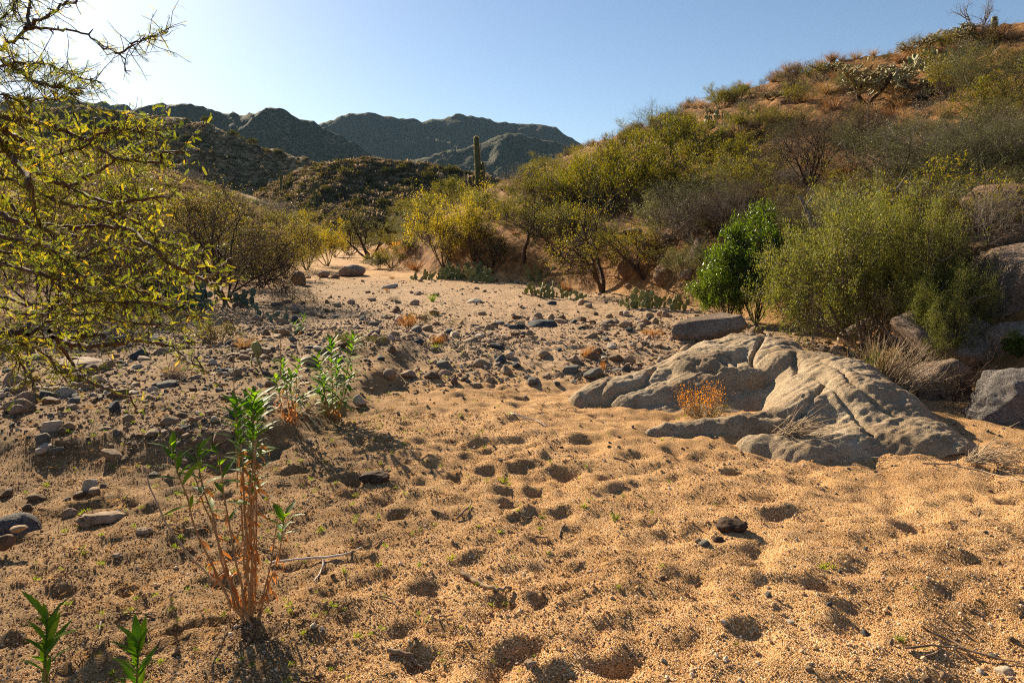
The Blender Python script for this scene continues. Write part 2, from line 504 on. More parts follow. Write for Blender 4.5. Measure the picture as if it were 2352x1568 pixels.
def slope_n(x, y, e=0.15):
    v = np.array([-(gz(x + e, y) - gz(x - e, y)) / (2 * e), -(gz(x, y + e) - gz(x, y - e)) / (2 * e), 1.0])
    return v / np.linalg.norm(v)

# soil kinds stored per vertex: R hill soil, G dark damp soil with litter, B stony
T_ = (GX - xf_) / (xridge(GY) - xf_)
hillw = np.maximum(sstep(-0.01, 0.03, T_), sstep(0.0, 1.5, xl_ - GX))
hillw = np.maximum(hillw, sstep(60, 120, GY))
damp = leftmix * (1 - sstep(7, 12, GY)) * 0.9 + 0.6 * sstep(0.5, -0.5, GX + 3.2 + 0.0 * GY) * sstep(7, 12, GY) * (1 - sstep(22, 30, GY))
stony = sstep(6.6, 8.0, GY + 0.4 * perlin(GX, GY, 66)) * (1 - sstep(20, 28, GY)) * inwash
stony = np.maximum(stony, sstep(4.1, 4.8, GY) * sstep(-1.2, -2.0, GX) * (1 - sstep(12, 16, GY)))
nx, ny = len(XS), len(YS)
idx = np.arange(nx * ny).reshape(ny, nx)
q4 = np.stack([idx[:-1, :-1], idx[:-1, 1:], idx[1:, 1:], idx[1:, :-1]], axis=-1).reshape(-1, 4)

def groundmat():
    m, n, l = newmat('ground_soil')
    out = N(n, 'ShaderNodeOutputMaterial'); b = N(n, 'ShaderNodeBsdfPrincipled', i_Roughness=0.95); b.inputs['Specular IOR Level'].default_value = 0.15
    tc = N(n, 'ShaderNodeTexCoord'); at = N(n, 'ShaderNodeAttribute', attribute_name='soil'); sp = N(n, 'ShaderNodeSeparateColor'); l.new(at.outputs['Color'], sp.inputs[0])
    V = tc.outputs['Object']
    def noise(s, d=4.0, r=0.55):
        x = N(n, 'ShaderNodeTexNoise', i_Scale=s, i_Detail=d, i_Roughness=r); l.new(V, x.inputs['Vector']); return x.outputs[0]
    vor = N(n, 'ShaderNodeTexVoronoi', i_Scale=225.0); l.new(V, vor.inputs['Vector'])
    vor2 = N(n, 'ShaderNodeTexVoronoi', i_Scale=62.0); l.new(V, vor2.inputs['Vector'])
    s1 = N(n, 'ShaderNodeSeparateColor'); l.new(vor.outputs['Color'], s1.inputs[0])
    s2 = N(n, 'ShaderNodeSeparateColor'); l.new(vor2.outputs['Color'], s2.inputs[0])
    grain = ramp(n, [(0, (.15, .08, .035)), (.16, (.38, .20, .075)), (.45, (.62, .36, .145)), (.75, (.70, .42, .18)), (.93, (.76, .54, .32)), (1, (.88, .76, .60))]); l.new(s1.outputs[0], grain.inputs[0])
    def mix(a, bb, f, mode='MIX'):
        x = N(n, 'ShaderNodeMix', data_type='RGBA', blend_type=mode)
        for sock, val in ((6, a), (7, bb)):
            if isinstance(val, tuple): x.inputs[sock].default_value = (*val, 1)
            else: l.new(val, x.inputs[sock])
        if isinstance(f, (int, float)): x.inputs[0].default_value = f
        else: l.new(f, x.inputs[0])
        return x.outputs[2]
    patch = ramp(n, [(.3, (.68, .62, .56)), (.7, (1.0, .96, .92))]); l.new(noise(1.3, 5.0), patch.inputs[0])
    sandc = mix(grain.outputs[0], patch.outputs[0], 1.0, 'MULTIPLY')
    # damp, littered soil
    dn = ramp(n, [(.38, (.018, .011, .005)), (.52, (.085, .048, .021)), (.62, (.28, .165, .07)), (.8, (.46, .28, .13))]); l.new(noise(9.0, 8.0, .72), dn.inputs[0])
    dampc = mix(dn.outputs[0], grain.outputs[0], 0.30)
    # hill soil
    hn = ramp(n, [(.32, (.07, .036, .016)), (.47, (.22, .105, .038)), (.62, (.42, .21, .07)), (.8, (.50, .30, .13))]); l.new(noise(3.5, 9.0, .7), hn.inputs[0])
    # stony bar fines
    st = ramp(n, [(0, (.09, .075, .06)), (.3, (.30, .19, .11)), (.6, (.52, .33, .18)), (.85, (.60, .42, .27)), (1, (.22, .23, .22))]); l.new(s2.outputs[0], st.inputs[0])
    stf = N(n, 'ShaderNodeMath', operation='MULTIPLY'); l.new(sp.outputs[2], stf.inputs[0]); stf.inputs[1].default_value = 0.8
    c = mix(sandc, st.outputs[0], stf.outputs[0])
    # break up the damp edge
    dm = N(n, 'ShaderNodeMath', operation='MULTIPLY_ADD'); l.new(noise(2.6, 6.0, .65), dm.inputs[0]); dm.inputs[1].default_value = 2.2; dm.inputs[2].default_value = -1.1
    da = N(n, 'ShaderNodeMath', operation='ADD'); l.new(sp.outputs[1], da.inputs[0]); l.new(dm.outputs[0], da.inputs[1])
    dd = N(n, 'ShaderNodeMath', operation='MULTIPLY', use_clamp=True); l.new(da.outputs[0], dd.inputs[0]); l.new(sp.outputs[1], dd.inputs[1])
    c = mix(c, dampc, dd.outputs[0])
    c = mix(c, hn.outputs[0], sp.outputs[0])
    l.new(c, b.inputs['Base Color'])
    bp = N(n, 'ShaderNodeBump', i_Strength=0.9, i_Distance=0.006); l.new(vor.outputs['Distance'], bp.inputs['Height']); bp.invert = True
    bp2 = N(n, 'ShaderNodeBump', i_Strength=0.5, i_Distance=0.02); l.new(noise(14, 8.0, .7), bp2.inputs['Height']); l.new(bp.outputs[0], bp2.inputs['Normal'])
    bp3 = N(n, 'ShaderNodeBump', i_Strength=0.5, i_Distance=0.25); l.new(noise(1.6, 8.0, .65), bp3.inputs['Height']); l.new(bp2.outputs[0], bp3.inputs['Normal'])
    l.new(sp.outputs[0], bp3.inputs['Strength'])
    l.new(bp3.outputs[0], b.inputs['Normal'])
    l.new(b.outputs[0], out.inputs[0])
    return m
GM = groundmat()
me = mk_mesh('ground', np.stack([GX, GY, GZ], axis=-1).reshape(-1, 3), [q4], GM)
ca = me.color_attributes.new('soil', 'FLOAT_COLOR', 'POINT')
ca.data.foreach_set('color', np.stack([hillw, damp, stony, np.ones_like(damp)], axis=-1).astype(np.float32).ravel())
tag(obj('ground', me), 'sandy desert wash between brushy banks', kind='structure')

# ------------------------------------------------------------------ hills and mountains
def hillmat(name, soil, brush, scale, thr=0.5, bumpd=1.0, bs=0.6, rocky=None):
    m, n, l = newmat(name)
    out = N(n, 'ShaderNodeOutputMaterial'); b = N(n, 'ShaderNodeBsdfPrincipled', i_Roughness=0.95); b.inputs['Specular IOR Level'].default_value = 0.1
    tc = N(n, 'ShaderNodeTexCoord'); V = tc.outputs['Object']
    a = N(n, 'ShaderNodeTexNoise', i_Scale=scale * 0.12, i_Detail=6.0); l.new(V, a.inputs['Vector'])
    s = ramp(n, [(.35, soil[0]), (.5, soil[1]), (.7, soil[2])]); l.new(a.outputs[0], s.inputs[0])
    v = N(n, 'ShaderNodeTexVoronoi', i_Scale=scale); l.new(V, v.inputs['Vector'])
    nn_ = N(n, 'ShaderNodeTexNoise', i_Scale=scale * 0.5, i_Detail=6.0, i_Roughness=.7); l.new(V, nn_.inputs['Vector'])
    ad = N(n, 'ShaderNodeMath', operation='MULTIPLY_ADD'); l.new(nn_.outputs[0], ad.inputs[0]); ad.inputs[1].default_value = -1.1; l.new(v.outputs['Distance'], ad.inputs[2])
    f = ramp(n, [(max(0, thr - .62), g3(1)), (max(0.02, thr - .42), g3(0))]); l.new(ad.outputs[0], f.inputs[0])
    sc = N(n, 'ShaderNodeSeparateColor'); l.new(v.outputs['Color'], sc.inputs[0])
    br = ramp(n, [(0, brush[0]), (.6, brush[1]), (1, brush[2])]); l.new(sc.outputs[0], br.inputs[0])
    mx = N(n, 'ShaderNodeMix', data_type='RGBA'); l.new(f.outputs[0], mx.inputs[0]); l.new(s.outputs[0], mx.inputs[6]); l.new(br.outputs[0], mx.inputs[7])
    l.new(mx.outputs[2], b.inputs['Base Color'])
    bp = N(n, 'ShaderNodeBump', i_Strength=bs, i_Distance=bumpd); l.new(ad.outputs[0], bp.inputs['Height']); bp.invert = True
    bp2 = N(n, 'ShaderNodeBump', i_Strength=bs, i_Distance=bumpd * 4); 
    n3 = N(n, 'ShaderNodeTexNoise', i_Scale=scale * 0.09, i_Detail=8.0, i_Roughness=.65); l.new(V, n3.inputs['Vector']); l.new(n3.outputs[0], bp2.inputs['Height']); l.new(bp.outputs[0], bp2.inputs['Normal'])
    l.new(bp2.outputs[0], b.inputs['Normal'])
    l.new(b.outputs[0], out.inputs[0])
    return m

def ridge_hill(name, sil, mat, step, front=1.9, seed=0, amp=0.12, base=1.0, back=1.2, label=None, rough=1.0, gx=1.0, margin=0.25):
    """sil: (dx, dy, D) points on the skyline of the hill. The crest runs through them; the flanks fall away on both sides with gullies."""
    c = np.array([P(*s) for s in sil])
    o = np.argsort(c[:, 0]); c = c[o]
    x0, x1 = c[0, 0], c[-1, 0]
    n = int((x1 - x0) / step)
    xs = np.linspace(x0, x1, n)
    Yc = np.interp(xs, c[:, 0], c[:, 1]); Zc = np.interp(xs, c[:, 0], c[:, 2])
    k = max(1, int(6 * 1)); ker = np.hanning(2 * k + 3); ker /= ker.sum()
    Yc = np.convolve(np.pad(Yc, k + 1, mode='edge'), ker, 'valid')
    hmax = Zc.max()
    W = hmax * front + 5
    ts = np.concatenate([np.linspace(-1, 0, max(12, int(W / step)))[:-1], np.linspace(0, 1, max(8, int(W / step * 0.5)))])
    X = np.repeat(xs[None, :], len(ts), 0); Tt = np.repeat(ts[:, None], n, 1)
    Y = Yc[None, :] + Tt * W
    d = np.abs(Tt)
    prof = np.where(Tt <= 0, np.clip(1 - d * (hmax / np.maximum(Zc, 1))[None, :] * 0.98, 0, 1), np.clip(1 - d * back, 0, 1))
    prof = prof ** 1.05
    sc = 1.0 / max(hmax, 1)
    gul = ridged(X * sc * 1.5 * gx + 0.8 * perlin(X * sc, Y * sc, seed + 3), Y * sc * 0.6, 3, seed, 0.42) - 1.45
    fine = fbm(X * sc * 9, Y * sc * 9, 4, seed + 9)
    fade = sstep(0.0, 0.35, d) 
    Z = base + (Zc[None, :] - base) * prof + hmax * amp * gul * fade * sstep(0, .15, prof) + hmax * 0.014 * rough * fine + hmax * 0.006 * rough * fbm(X * sc * 40, Y * sc * 40, 3, seed + 19)
    v = np.stack([X, Y, Z], -1).reshape(-1, 3)
    r = len(ts); ii = np.arange(r * n).reshape(r, n)
    f = np.stack([ii[:-1, :-1], ii[:-1, 1:], ii[1:, 1:], ii[1:, :-1]], -1).reshape(-1, 4)
    o_ = obj(name, mk_mesh(name, v, [f], mat))
    tag(o_, label, kind='structure')
    return X, Y, Z

M_HILL = hillmat('hill_brush', [(.24, .14, .075), (.36, .23, .13), (.44, .30, .18)], [(.06, .06, .02), (.13, .11, .045), (.24, .18, .09)], 1.3, 0.62, 0.5, 0.45)
M_MTN = hillmat('mountain_brush', [(.10, .062, .036), (.15, .10, .06), (.22, .15, .09)], [(.022, .03, .010), (.038, .046, .016), (.075, .075, .03)], 0.33, 0.7, 1.6, 0.55)
# dark mid hills
HILL_A = ridge_hill('hill', [(-700, 300, 210), (-300, 262, 215), (0, 255, 218), (100, 250, 220), (180, 243, 220), (235, 250, 220), (310, 258, 218), (420, 274, 212), (480, 285, 208), (530, 305, 204), (600, 338, 200), (700, 364, 192), (760, 385, 186), (850, 420, 180), (960, 470, 172), (1080, 530, 165)], M_HILL, 1.3, 2.0, 3, 0.06, label='dark brushy hill in mid distance')
HILL_B = ridge_hill('hill', [(500, 520, 150), (600, 440, 152), (680, 396, 152), (740, 377, 150), (800, 368, 150), (850, 361, 150), (920, 372, 148), (1000, 379, 146), (1060, 394, 144), (1130, 409, 142), (1200, 424, 140), (1300, 455, 138), (1400, 480, 136), (1600, 530, 132)], M_HILL, 1.0, 2.0, 8, 0.05, label='low brush-covered hill behind the tall saguaro')
# far mountains, one behind the other
ridge_hill('mountain', [(-900, 250, 1150), (-300, 240, 1150), (0, 232, 1150), (90, 228, 1150), (135, 222, 1150), (160, 220, 1150), (195, 231, 1150), (250, 239, 1150), (290, 248, 1150), (330, 270, 1150), (420, 330, 1150)], M_MTN, 7, 1.8, 13, 0.2, label='blue mountain ridge behind the dark hill', rough=2)
ridge_hill('mountain', [(150, 300, 900), (250, 262, 900), (320, 247, 900), (370, 240, 900), (420, 236, 900), (470, 247, 900), (520, 261, 900), (562, 266, 880), (590, 253, 870), (612, 248, 870), (645, 250, 870), (670, 262, 870), (700, 275, 860), (740, 290, 850), (780, 312, 840), (820, 335, 830), (860, 356, 820), (950, 400, 800)], M_MTN, 5, 1.8, 17, 0.2, label='rocky rounded mountain shoulder', rough=1.5)
ridge_hill('mountain', [(500, 350, 1500), (640, 310, 1500), (740, 286, 1500), (790, 268, 1500), (815, 262, 1500), (845, 257, 1500), (872, 266, 1500), (900, 268, 1500), (930, 273, 1500), (965, 275, 1500), (1000, 275, 1500), (1030, 269, 1500), (1060, 263, 1500), (1100, 267, 1500), (1150, 281, 1500), (1165, 284, 1500), (1200, 286, 1500), (1240, 283, 1480), (1265, 290, 1470), (1283, 296, 1460), (1287, 303, 1460), (1300, 310, 1450), (1340, 335, 1440), (1370, 342, 1430), (1420, 341, 1420), (1500, 350, 1400), (1800, 380, 1400), (2400, 420, 1400)], M_MTN, 8, 1.9, 23, 0.24, label='long far mountain ridge under the sky', rough=1.2)
ridge_hill('mountain', [(880, 390, 1000), (960, 365, 1000), (1040, 345, 1000), (1100, 330, 1000), (1150, 312, 1000), (1190, 305, 1000), (1230, 318, 1000), (1290, 330, 1000), (1340, 345, 1000), (1400, 370, 1000), (1500, 400, 1000)], M_MTN, 6, 1.8, 29, 0.22, label='lower reddish spur of the far mountains', rough=1.5)
# ------------------------------------------------------------------ stone
def ico(sub):
    import bmesh
    bm = bmesh.new(); bmesh.ops.create_icosphere(bm, subdivisions=sub, radius=1.0)
    v = np.array([q.co[:] for q in bm.verts]); f = np.array([[q.index for q in t.verts] for t in bm.faces]); bm.free()
    return v, f
ICO = {k: ico(k) for k in (1, 2, 3, 4, 5)}
def n3(v, s, seed):
    return (perlin(v[:, 0] * s + 1.3, v[:, 1] * s + v[:, 2] * s * .71, seed) + perlin(v[:, 2] * s + 4.3, v[:, 0] * s - v[:, 1] * s * .63, seed + 5) + perlin(v[:, 1] * s + 9.1, v[:, 2] * s + v[:, 0] * s * .57, seed + 9)) / 1.8
def rock_verts(seed, sub=3, cuts=11, depth=(0.62, 0.95), size=(1, 1, 1), rough=0.05, round_=0.0, boxy=0.0):
    rng = np.random.RandomState(seed); v, f = ICO[sub]; v = v.copy()
    if boxy:
        v = np.sign(v) * np.abs(v) ** (1 - boxy); v = v / np.abs(v).max()
    v *= (1 + 0.22 * n3(v, 0.9, seed))[:, None]
    for _ in range(cuts):
        nrm = unit(rng.normal(size=3)); d = rng.uniform(*depth)
        h = v @ nrm - d; k = h > 0
        v[k] -= nrm * (h[k] * (1 - round_))[:, None]
    v *= (1 + rough * n3(v, 3.2, seed + 3) + rough * 0.5 * n3(v, 8, seed + 4))[:, None]
    v *= np.array(size)
    return v, f

STONE_COL = {
    'tan':   rockmat('stone_tan',   [(.28, .175, .095), (.43, .29, .17), (.54, .38, .24)], 5, .5, 0, .05, 26),
    'pinkish': rockmat('stone_pink', [(.32, .19, .12), (.48, .32, .21), (.58, .42, .30)], 5, .5, 0, .05, 26),
    'pale':  rockmat('stone_pale',  [(.40, .31, .22), (.54, .44, .33), (.64, .54, .43)], 5, .4, 0, .05, 22),
    'grey':  rockmat('stone_grey',  [(.09, .08, .065), (.16, .145, .12), (.25, .225, .19)], 5, .4, 0.3, .04, 20),
    'dark':  rockmat('stone_dark',  [(.035, .042, .042), (.07, .08, .08), (.12, .125, .12)], 5, .4, 0.4, .04, 20),
    'brown': rockmat('stone_brown', [(.13, .075, .04), (.24, .15, .085), (.33, .22, .13)], 5, .5, 0, .05, 24),
}
SHAPES = {}
for kind, prm in {'rounded': dict(cuts=11, depth=(.62, .92), size=(1, .82, .64), rough=.035, round_=.12),
                  'angular': dict(cuts=14, depth=(.5, .85), size=(1, .85, .72), rough=.035),
                  'flat': dict(cuts=11, depth=(.55, .9), size=(1.1, .8, .34), rough=.03)}.items():
    for k in range(4):
        SHAPES[(kind, k)] = rock_verts(100 + k * 7 + len(kind), 3, **prm)
STONE_ME = {}
def stone_mesh(kind, k, col, sub=None):
    key = (kind, k, col)
    if key not in STONE_ME:
        v, f = SHAPES[(kind, k)]
        STONE_ME[key] = mk_mesh(f'stone_{kind}', v, [f], STONE_COL[col], smooth=False if kind != 'rounded' else True)
        if kind != 'rounded':
            STONE_ME[key].polygons.foreach_set('use_smooth', np.ones(len(f), bool))
    return STONE_ME[key]

def PZ(dx, dy, z):
    """point of height z on the sight line through (dx, dy)"""
    r = ray(dx, dy); return P(dx, dy, (CAM_H - z) * r[1] / -r[2])
# --- low outcrop of granite beside the sand: a height field made of crests followed in the photo
def outcrop():
    x0, x1, y0, y1 = 0.35, 3.75, 4.45, 9.3
    nx_, ny_ = 300, 360
    X, Y = np.meshgrid(np.linspace(x0, x1, nx_), np.linspace(y0, y1, ny_))
    wx = X + 0.06 * perlin(X * 1.5, Y * 1.5, 301) + 0.025 * perlin(X * 4, Y * 4, 302)
    wy = Y + 0.07 * perlin(X * 1.4, Y * 1.4, 303) + 0.025 * perlin(X * 3.6, Y * 3.6, 304)
    base = np.full(X.shape, -0.25)
    def crest(pts, p=1.9, k=0.03):
        nonlocal base
        q = [PZ(a, b, D) for a, b, D, w in pts]; w = [s[3] for s in pts]
        for (a, b, wa, wb) in zip(q[:-1], q[1:], w[:-1], w[1:]):
            ab = b[:2] - a[:2]; L2 = ab @ ab
            t = np.clip(((wx - a[0]) * ab[0] + (wy - a[1]) * ab[1]) / L2, 0, 1)
            d = np.hypot(wx - a[0] - ab[0] * t, wy - a[1] - ab[1] * t)
            ww = wa + (wb - wa) * t; zc = a[2] + (b[2] - a[2]) * t
            z = zc - (zc + 0.22) * (d / ww) ** p
            z = np.maximum(z, -0.3)
            m = np.maximum(base, z); h = np.clip(k - np.abs(base - z), 0, None) / k
            base = m + h * h * k * 0.25
    # rear crest: the long whale-back that dips to the left, ending in a blunt tip
    crest([(1335, 900, .08, .22), (1400, 870, .17, .40), (1480, 848, .23, .50), (1560, 832, .28, .5), (1620, 818, .33, .5)], 2.3)
    crest([(1440, 908, .08, .25), (1520, 880, .16, .40), (1590, 852, .25, .5), (1640, 828, .33, .55)], 2.4)
    # the high block with the cracks
    crest([(1600, 812, .38, .45), (1660, 786, .43, .6), (1710, 776, .46, .66), (1760, 781, .45, .62), (1800, 802, .42, .5)], 3.4)
    crest([(1690, 768, .46, .25), (1722, 768, .46, .22)], 2.5)
    crest([(1650, 845, .27, .36), (1720, 838, .30, .42), (1785, 840, .28, .36)], 2.8)
    # right hand hump and its tongue reaching back to the sand
    crest([(1815, 812, .42, .45), (1870, 812, .42, .6), (1920, 828, .42, .7), (1965, 862, .38, .75)], 2.3)
    crest([(1885, 862, .34, .55), (1845, 905, .26, .46), (1790, 935, .19, .38), (1720, 950, .14, .3), (1620, 966, .10, .24), (1540, 978, .07, .18), (1505, 986, .04, .12)], 2.2)
    # apron falling towards the sand at the front and right
    crest([(1960, 870, .36, .8), (2000, 925, .23, .75), (1960, 975, .13, .6), (1830, 1000, .09, .45), (1740, 1003, .07, .27)], 2.0)
    crest([(2010, 890, .33, .8), (2080, 950, .21, .65), (2150, 990, .13, .5), (2235, 1027, .05, .3)], 2.0)
    # low rock floor between the crests
    crest([(1480, 935, .0, .4), (1600, 925, .03, .55), (1700, 905, .08, .55), (1780, 890, .15, .45)], 2.0)
    Z = base
    up = sstep(-0.2, 0.1, Z)
    # joints and cracks
    for (pts, dep, w) in [([(1742, 779, .45), (1746, 820, .38), (1742, 870, .18)], .07, .022), ([(1655, 805, .42), (1668, 845, .28), (1660, 890, .08)], .05, .03),
                          ([(1672, 795, .44), (1698, 840, .3)], .04, .02), ([(1400, 870, .17), (1380, 910, .05)], .02, .02), ([(1590, 852, .25), (1602, 885, .1)], .03, .02),
                          ([(1500, 846, .22), (1475, 880, .14), (1410, 912, .05)], .05, .03), ([(1700, 965, .08), (1790, 968, .1), (1880, 940, .18)], .03, .03), ([(1838, 815, .4), (1842, 870, .27)], .05, .03), ([(1880, 830, .4), (1960, 900, .28), (2060, 970, .15)], .035, .02), ([(1850, 870, .3), (1960, 950, .18), (2010, 1000, .1)], .03, .018), ([(1900, 880, .32), (1830, 940, .2), (1760, 985, .08)], .03, .018), ([(1450, 850, .2), (1560, 842, .26), (1640, 850, .28)], .03, .02)]:
        q = [PZ(*s) for s in pts]
        for a, b in zip(q[:-1], q[1:]):
            ab = b[:2] - a[:2]; t = np.clip(((wx - a[0]) * ab[0] + (wy - a[1]) * ab[1]) / (ab @ ab), 0, 1)
            d = np.hypot(wx - a[0] - ab[0] * t, wy - a[1] - ab[1] * t)
            Z = Z - dep * np.exp(-(d / w) ** 2) * up
    # foliation: thin weathered layers running along the crest, pitted granite
    u_ = X * 0.75 + Y * 0.35 + 0.25 * perlin(X * 1.3, Y * 1.3, 305); v_ = -X * 0.35 + Y * 0.8
    lay = perlin(u_ * 1.8, v_ * 11, 310) * 0.010 + perlin(u_ * 5, v_ * 30, 311) * 0.007 + perlin(u_ * 14, v_ * 60, 315) * 0.004
    lumps = 0.028 * fbm(X * 1.6, Y * 1.6, 3, 312) + 0.007 * fbm(X * 14, Y * 14, 3, 313)
    pits = -0.010 * np.clip(perlin(X * 4.5, Y * 7.5, 314) - 0.2, 0, None) * 2 * sstep(2.0, 2.6, X)
    Z = Z + up * (lay + lumps + pits)
    Z = Z + up * 0.006 * np.abs(perlin(X * 9 + 3, Y * 12, 316))
    ii = np.arange(nx_ * ny_).reshape(ny_, nx_)
    keep = (Z > -0.17)
    f = np.stack([ii[:-1, :-1], ii[:-1, 1:], ii[1:, 1:], ii[1:, :-1]], -1).reshape(-1, 4)
    kf = keep.ravel()[f].any(axis=1)
    f = f[kf]
    used = np.unique(f); remap = -np.ones(nx_ * ny_, int); remap[used] = np.arange(len(used))
    v = np.stack([X, Y, Z], -1).reshape(-1, 3)[used]
    return v, remap[f], (X, Y, Z)
M_GRAN = rockmat('granite', [(.20, .13, .07), (.33, .23, .135), (.43, .32, .20), (.55, .43, .29)], 2.4, .8, 0.5, .02, 120, vary=False)
v_, f_, OUT_F = outcrop()
c_ = np.array([2.2, 6.2, 0.0])
o = obj('granite_outcrop', mk_mesh('granite_outcrop', v_ - c_, [f_], M_GRAN), None, c_)
tag(o, 'long low whale-backed outcrop of rough grey-tan granite rising from the sand', 'rock outcrop')
def oz(x, y):
    X, Y, Z = OUT_F
    i = int(np.clip((x - X[0, 0]) / (X[0, 1] - X[0, 0]), 0, X.shape[1] - 1)); j = int(np.clip((y - Y[0, 0]) / (Y[1, 0] - Y[0, 0]), 0, X.shape[0] - 1))
    return max(float(Z[j, i]), gz(x, y))

M_BOULD = rockmat('boulder_granite', [(.20, .13, .085), (.33, .23, .16), (.45, .34, .25)], 1.8, .9, 0.3, .04, 70)
M_BOULD_G = rockmat('boulder_grey', [(.13, .11, .10), (.24, .21, .19), (.36, .32, .29)], 2.2, .9, 0.3, .04, 70)
M_BOULD_R = rockmat('boulder_ochre', [(.22, .12, .06), (.38, .22, .12), (.50, .33, .20)], 1.8, 1.0, 0.6, .05, 60)
def boulder(dx, dy, w, h, seed, mat, label, D=None, dep=0.8, rot=0, tilt=(0, 0), sink=0.2, name='boulder', cat='boulder', cuts=12, depth=(.6, .95), rough=.06, sub=4, zoff=0, boxy=0.0):
    """w, h: apparent width and height of the boulder in view units"""
    if D is None: g = G(dx, dy); D = g[1]
    else: g = P(dx, dy, D)
    k = D / F
    sx, sz = w * k * 0.5, h * k * 0.5
    v, f = rock_verts(seed, sub, cuts, depth, (sx, sx * dep, sz * (1 + sink)), rough, 0, boxy)
    z0 = v[:, 2].min()
    o = obj(name, mk_mesh(name, v, [f], mat), None, (g[0], g[1], g[2] + sz * (1 - sink) + zoff), (R(tilt[0]), R(tilt[1]), R(rot)))
    tag(o, label, cat)
    return o
# boulders and slabs among the brush at the right side of the wash
boulder(2370, 800, 310, 235, 3, M_BOULD, 'huge square-edged boulder with sunlit top behind the mesquite shrub', D=7.6, dep=.9, rot=28, tilt=(-10, -16), cuts=4, depth=(.75, .95), sub=5, rough=.03, boxy=.55)
boulder(2400, 900, 260, 170, 45, M_BOULD, 'shaded block beneath the square-edged boulder', D=6.9, dep=.8, rot=15, cuts=5, depth=(.7, .95), boxy=.4)
boulder(2190, 830, 260, 120, 4, M_BOULD, 'rounded brown boulder in deep shade under the mesquite shrub', D=7.3, dep=.8, rot=10, cuts=8, depth=(.6, .9), boxy=.2)
boulder(2110, 930, 200, 110, 44, M_BOULD, 'shaded brown rock between granite outcrop and dark gully', D=6.4, dep=.8, rot=30, cuts=8, depth=(.6, .9), boxy=.3)
boulder(2360, 1040, 270, 200, 5, M_BOULD_G, 'grey mottled boulder dappled with twig shade beside the dark gully', D=5.3, dep=.75, rot=-20, tilt=(0, 12), cuts=6, depth=(.7, .95), sub=5, rough=.08)
boulder(2310, 512, 190, 66, 6, M_BOULD_R, 'smooth pale overhanging boulder on the brushy slope', dep=.8, rot=8, tilt=(0, -8), cuts=7, depth=(.7, .95), zoff=0.15, boxy=.35)
boulder(2240, 535, 70, 44, 7, M_BOULD_R, 'ochre block propping the overhanging boulder', dep=.8, rot=20, boxy=.4)
boulder(2290, 582, 190, 48, 8, M_BOULD_R, 'long tilted slab with dark undercut on the brushy slope', dep=.7, rot=15, tilt=(0, -16), cuts=8, depth=(.6, .9), boxy=.5)
boulder(2200, 612, 140, 40, 9, M_BOULD_R, 'thin tilted ledge of rock half hidden by the mesquite shrub', dep=.7, rot=10, tilt=(0, -18), cuts=8, depth=(.6, .9), boxy=.5)
boulder(1620, 772, 175, 50, 10, M_BOULD, 'long flat rock ledge beneath the leafy green bush', dep=.6, rot=5, tilt=(0, -9), cuts=8, depth=(.6, .9), boxy=.4)
boulder(1970, 790, 100, 30, 12, STONE_COL['pale'], 'narrow pale plank-like slab lying against the soil behind the outcrop', dep=.25, rot=0, tilt=(0, -30), cuts=4, depth=(.8, .95), zoff=.1, boxy=.6)
boulder(2100, 800, 110, 50, 14, M_BOULD, 'tan rock under the twisted mesquite branches', dep=.6, rot=0, tilt=(0, -20), boxy=.3)
# rocks on the cut bank below the grey shrub
for i, (dx, dy, w, h, lb) in enumerate([(1490, 585, 46, 46, 'orange-brown rock high in the crumbling bank'), (1530, 560, 40, 30, 'ochre block above the crumbling bank'), (1525, 650, 58, 50, 'dark square rock at the foot of the crumbling bank'),
        (1575, 640, 44, 22, 'flat brown rock at the foot of the crumbling bank'), (1450, 540, 90, 18, 'thin rock ledge crossing behind the dark-trunked mesquite'), (1600, 600, 40, 55, 'tall brown rock standing in the crumbling bank'), (1440, 640, 60, 50, 'dark boulder behind the dark-trunked mesquite'),
        (1340, 560, 60, 22, 'pale rock ledge in the brush above the yellow-green mesquites')]):
    boulder(dx, dy, w, h, 20 + i, M_BOULD_R if i % 2 == 0 else M_BOULD, lb, dep=.8, rot=i * 37, cuts=14, depth=(.5, .85), sub=3)
# boulders at the far end of the wash
boulder(806, 634, 66, 26, 31, M_BOULD, 'broad dark boulder at the far end of the sandy wash', dep=.7, cuts=8, depth=(.7, .95), sub=4)
boulder(690, 654, 40, 32, 32, M_BOULD, 'pointed tan boulder by the dark twiggy tree at the far wash', dep=.7, tilt=(0, 25), cuts=8, depth=(.6, .9))
boulder(742, 636, 30, 14, 33, M_BOULD, 'small brown boulder between two larger ones at the far wash', dep=.7)
boulder(770, 640, 24, 10, 34, M_BOULD_R, 'low ochre rock beside the broad dark boulder', dep=.7)
# big boulder at the near left, with small stones lying on it
b0 = boulder(42, 1268, 132, 92, 35, M_BOULD_G, 'big smooth grey boulder with two small stones lying on it', D=3.48, dep=.75, rot=-10, cuts=5, depth=(.78, .98), rough=.02, sub=5, sink=.25)
boulder(45, 1222, 44, 20, 36, STONE_COL['tan'], 'small flat tan stone lying on the big smooth boulder', D=3.2, dep=.7, sub=3, sink=.0, cat='stone', name='stone')
boulder(12, 1262, 56, 42, 37, STONE_COL['brown'], 'brown round stone resting against the big smooth boulder', D=3.12, dep=.8, sub=3, sink=.0, cat='stone', name='stone')

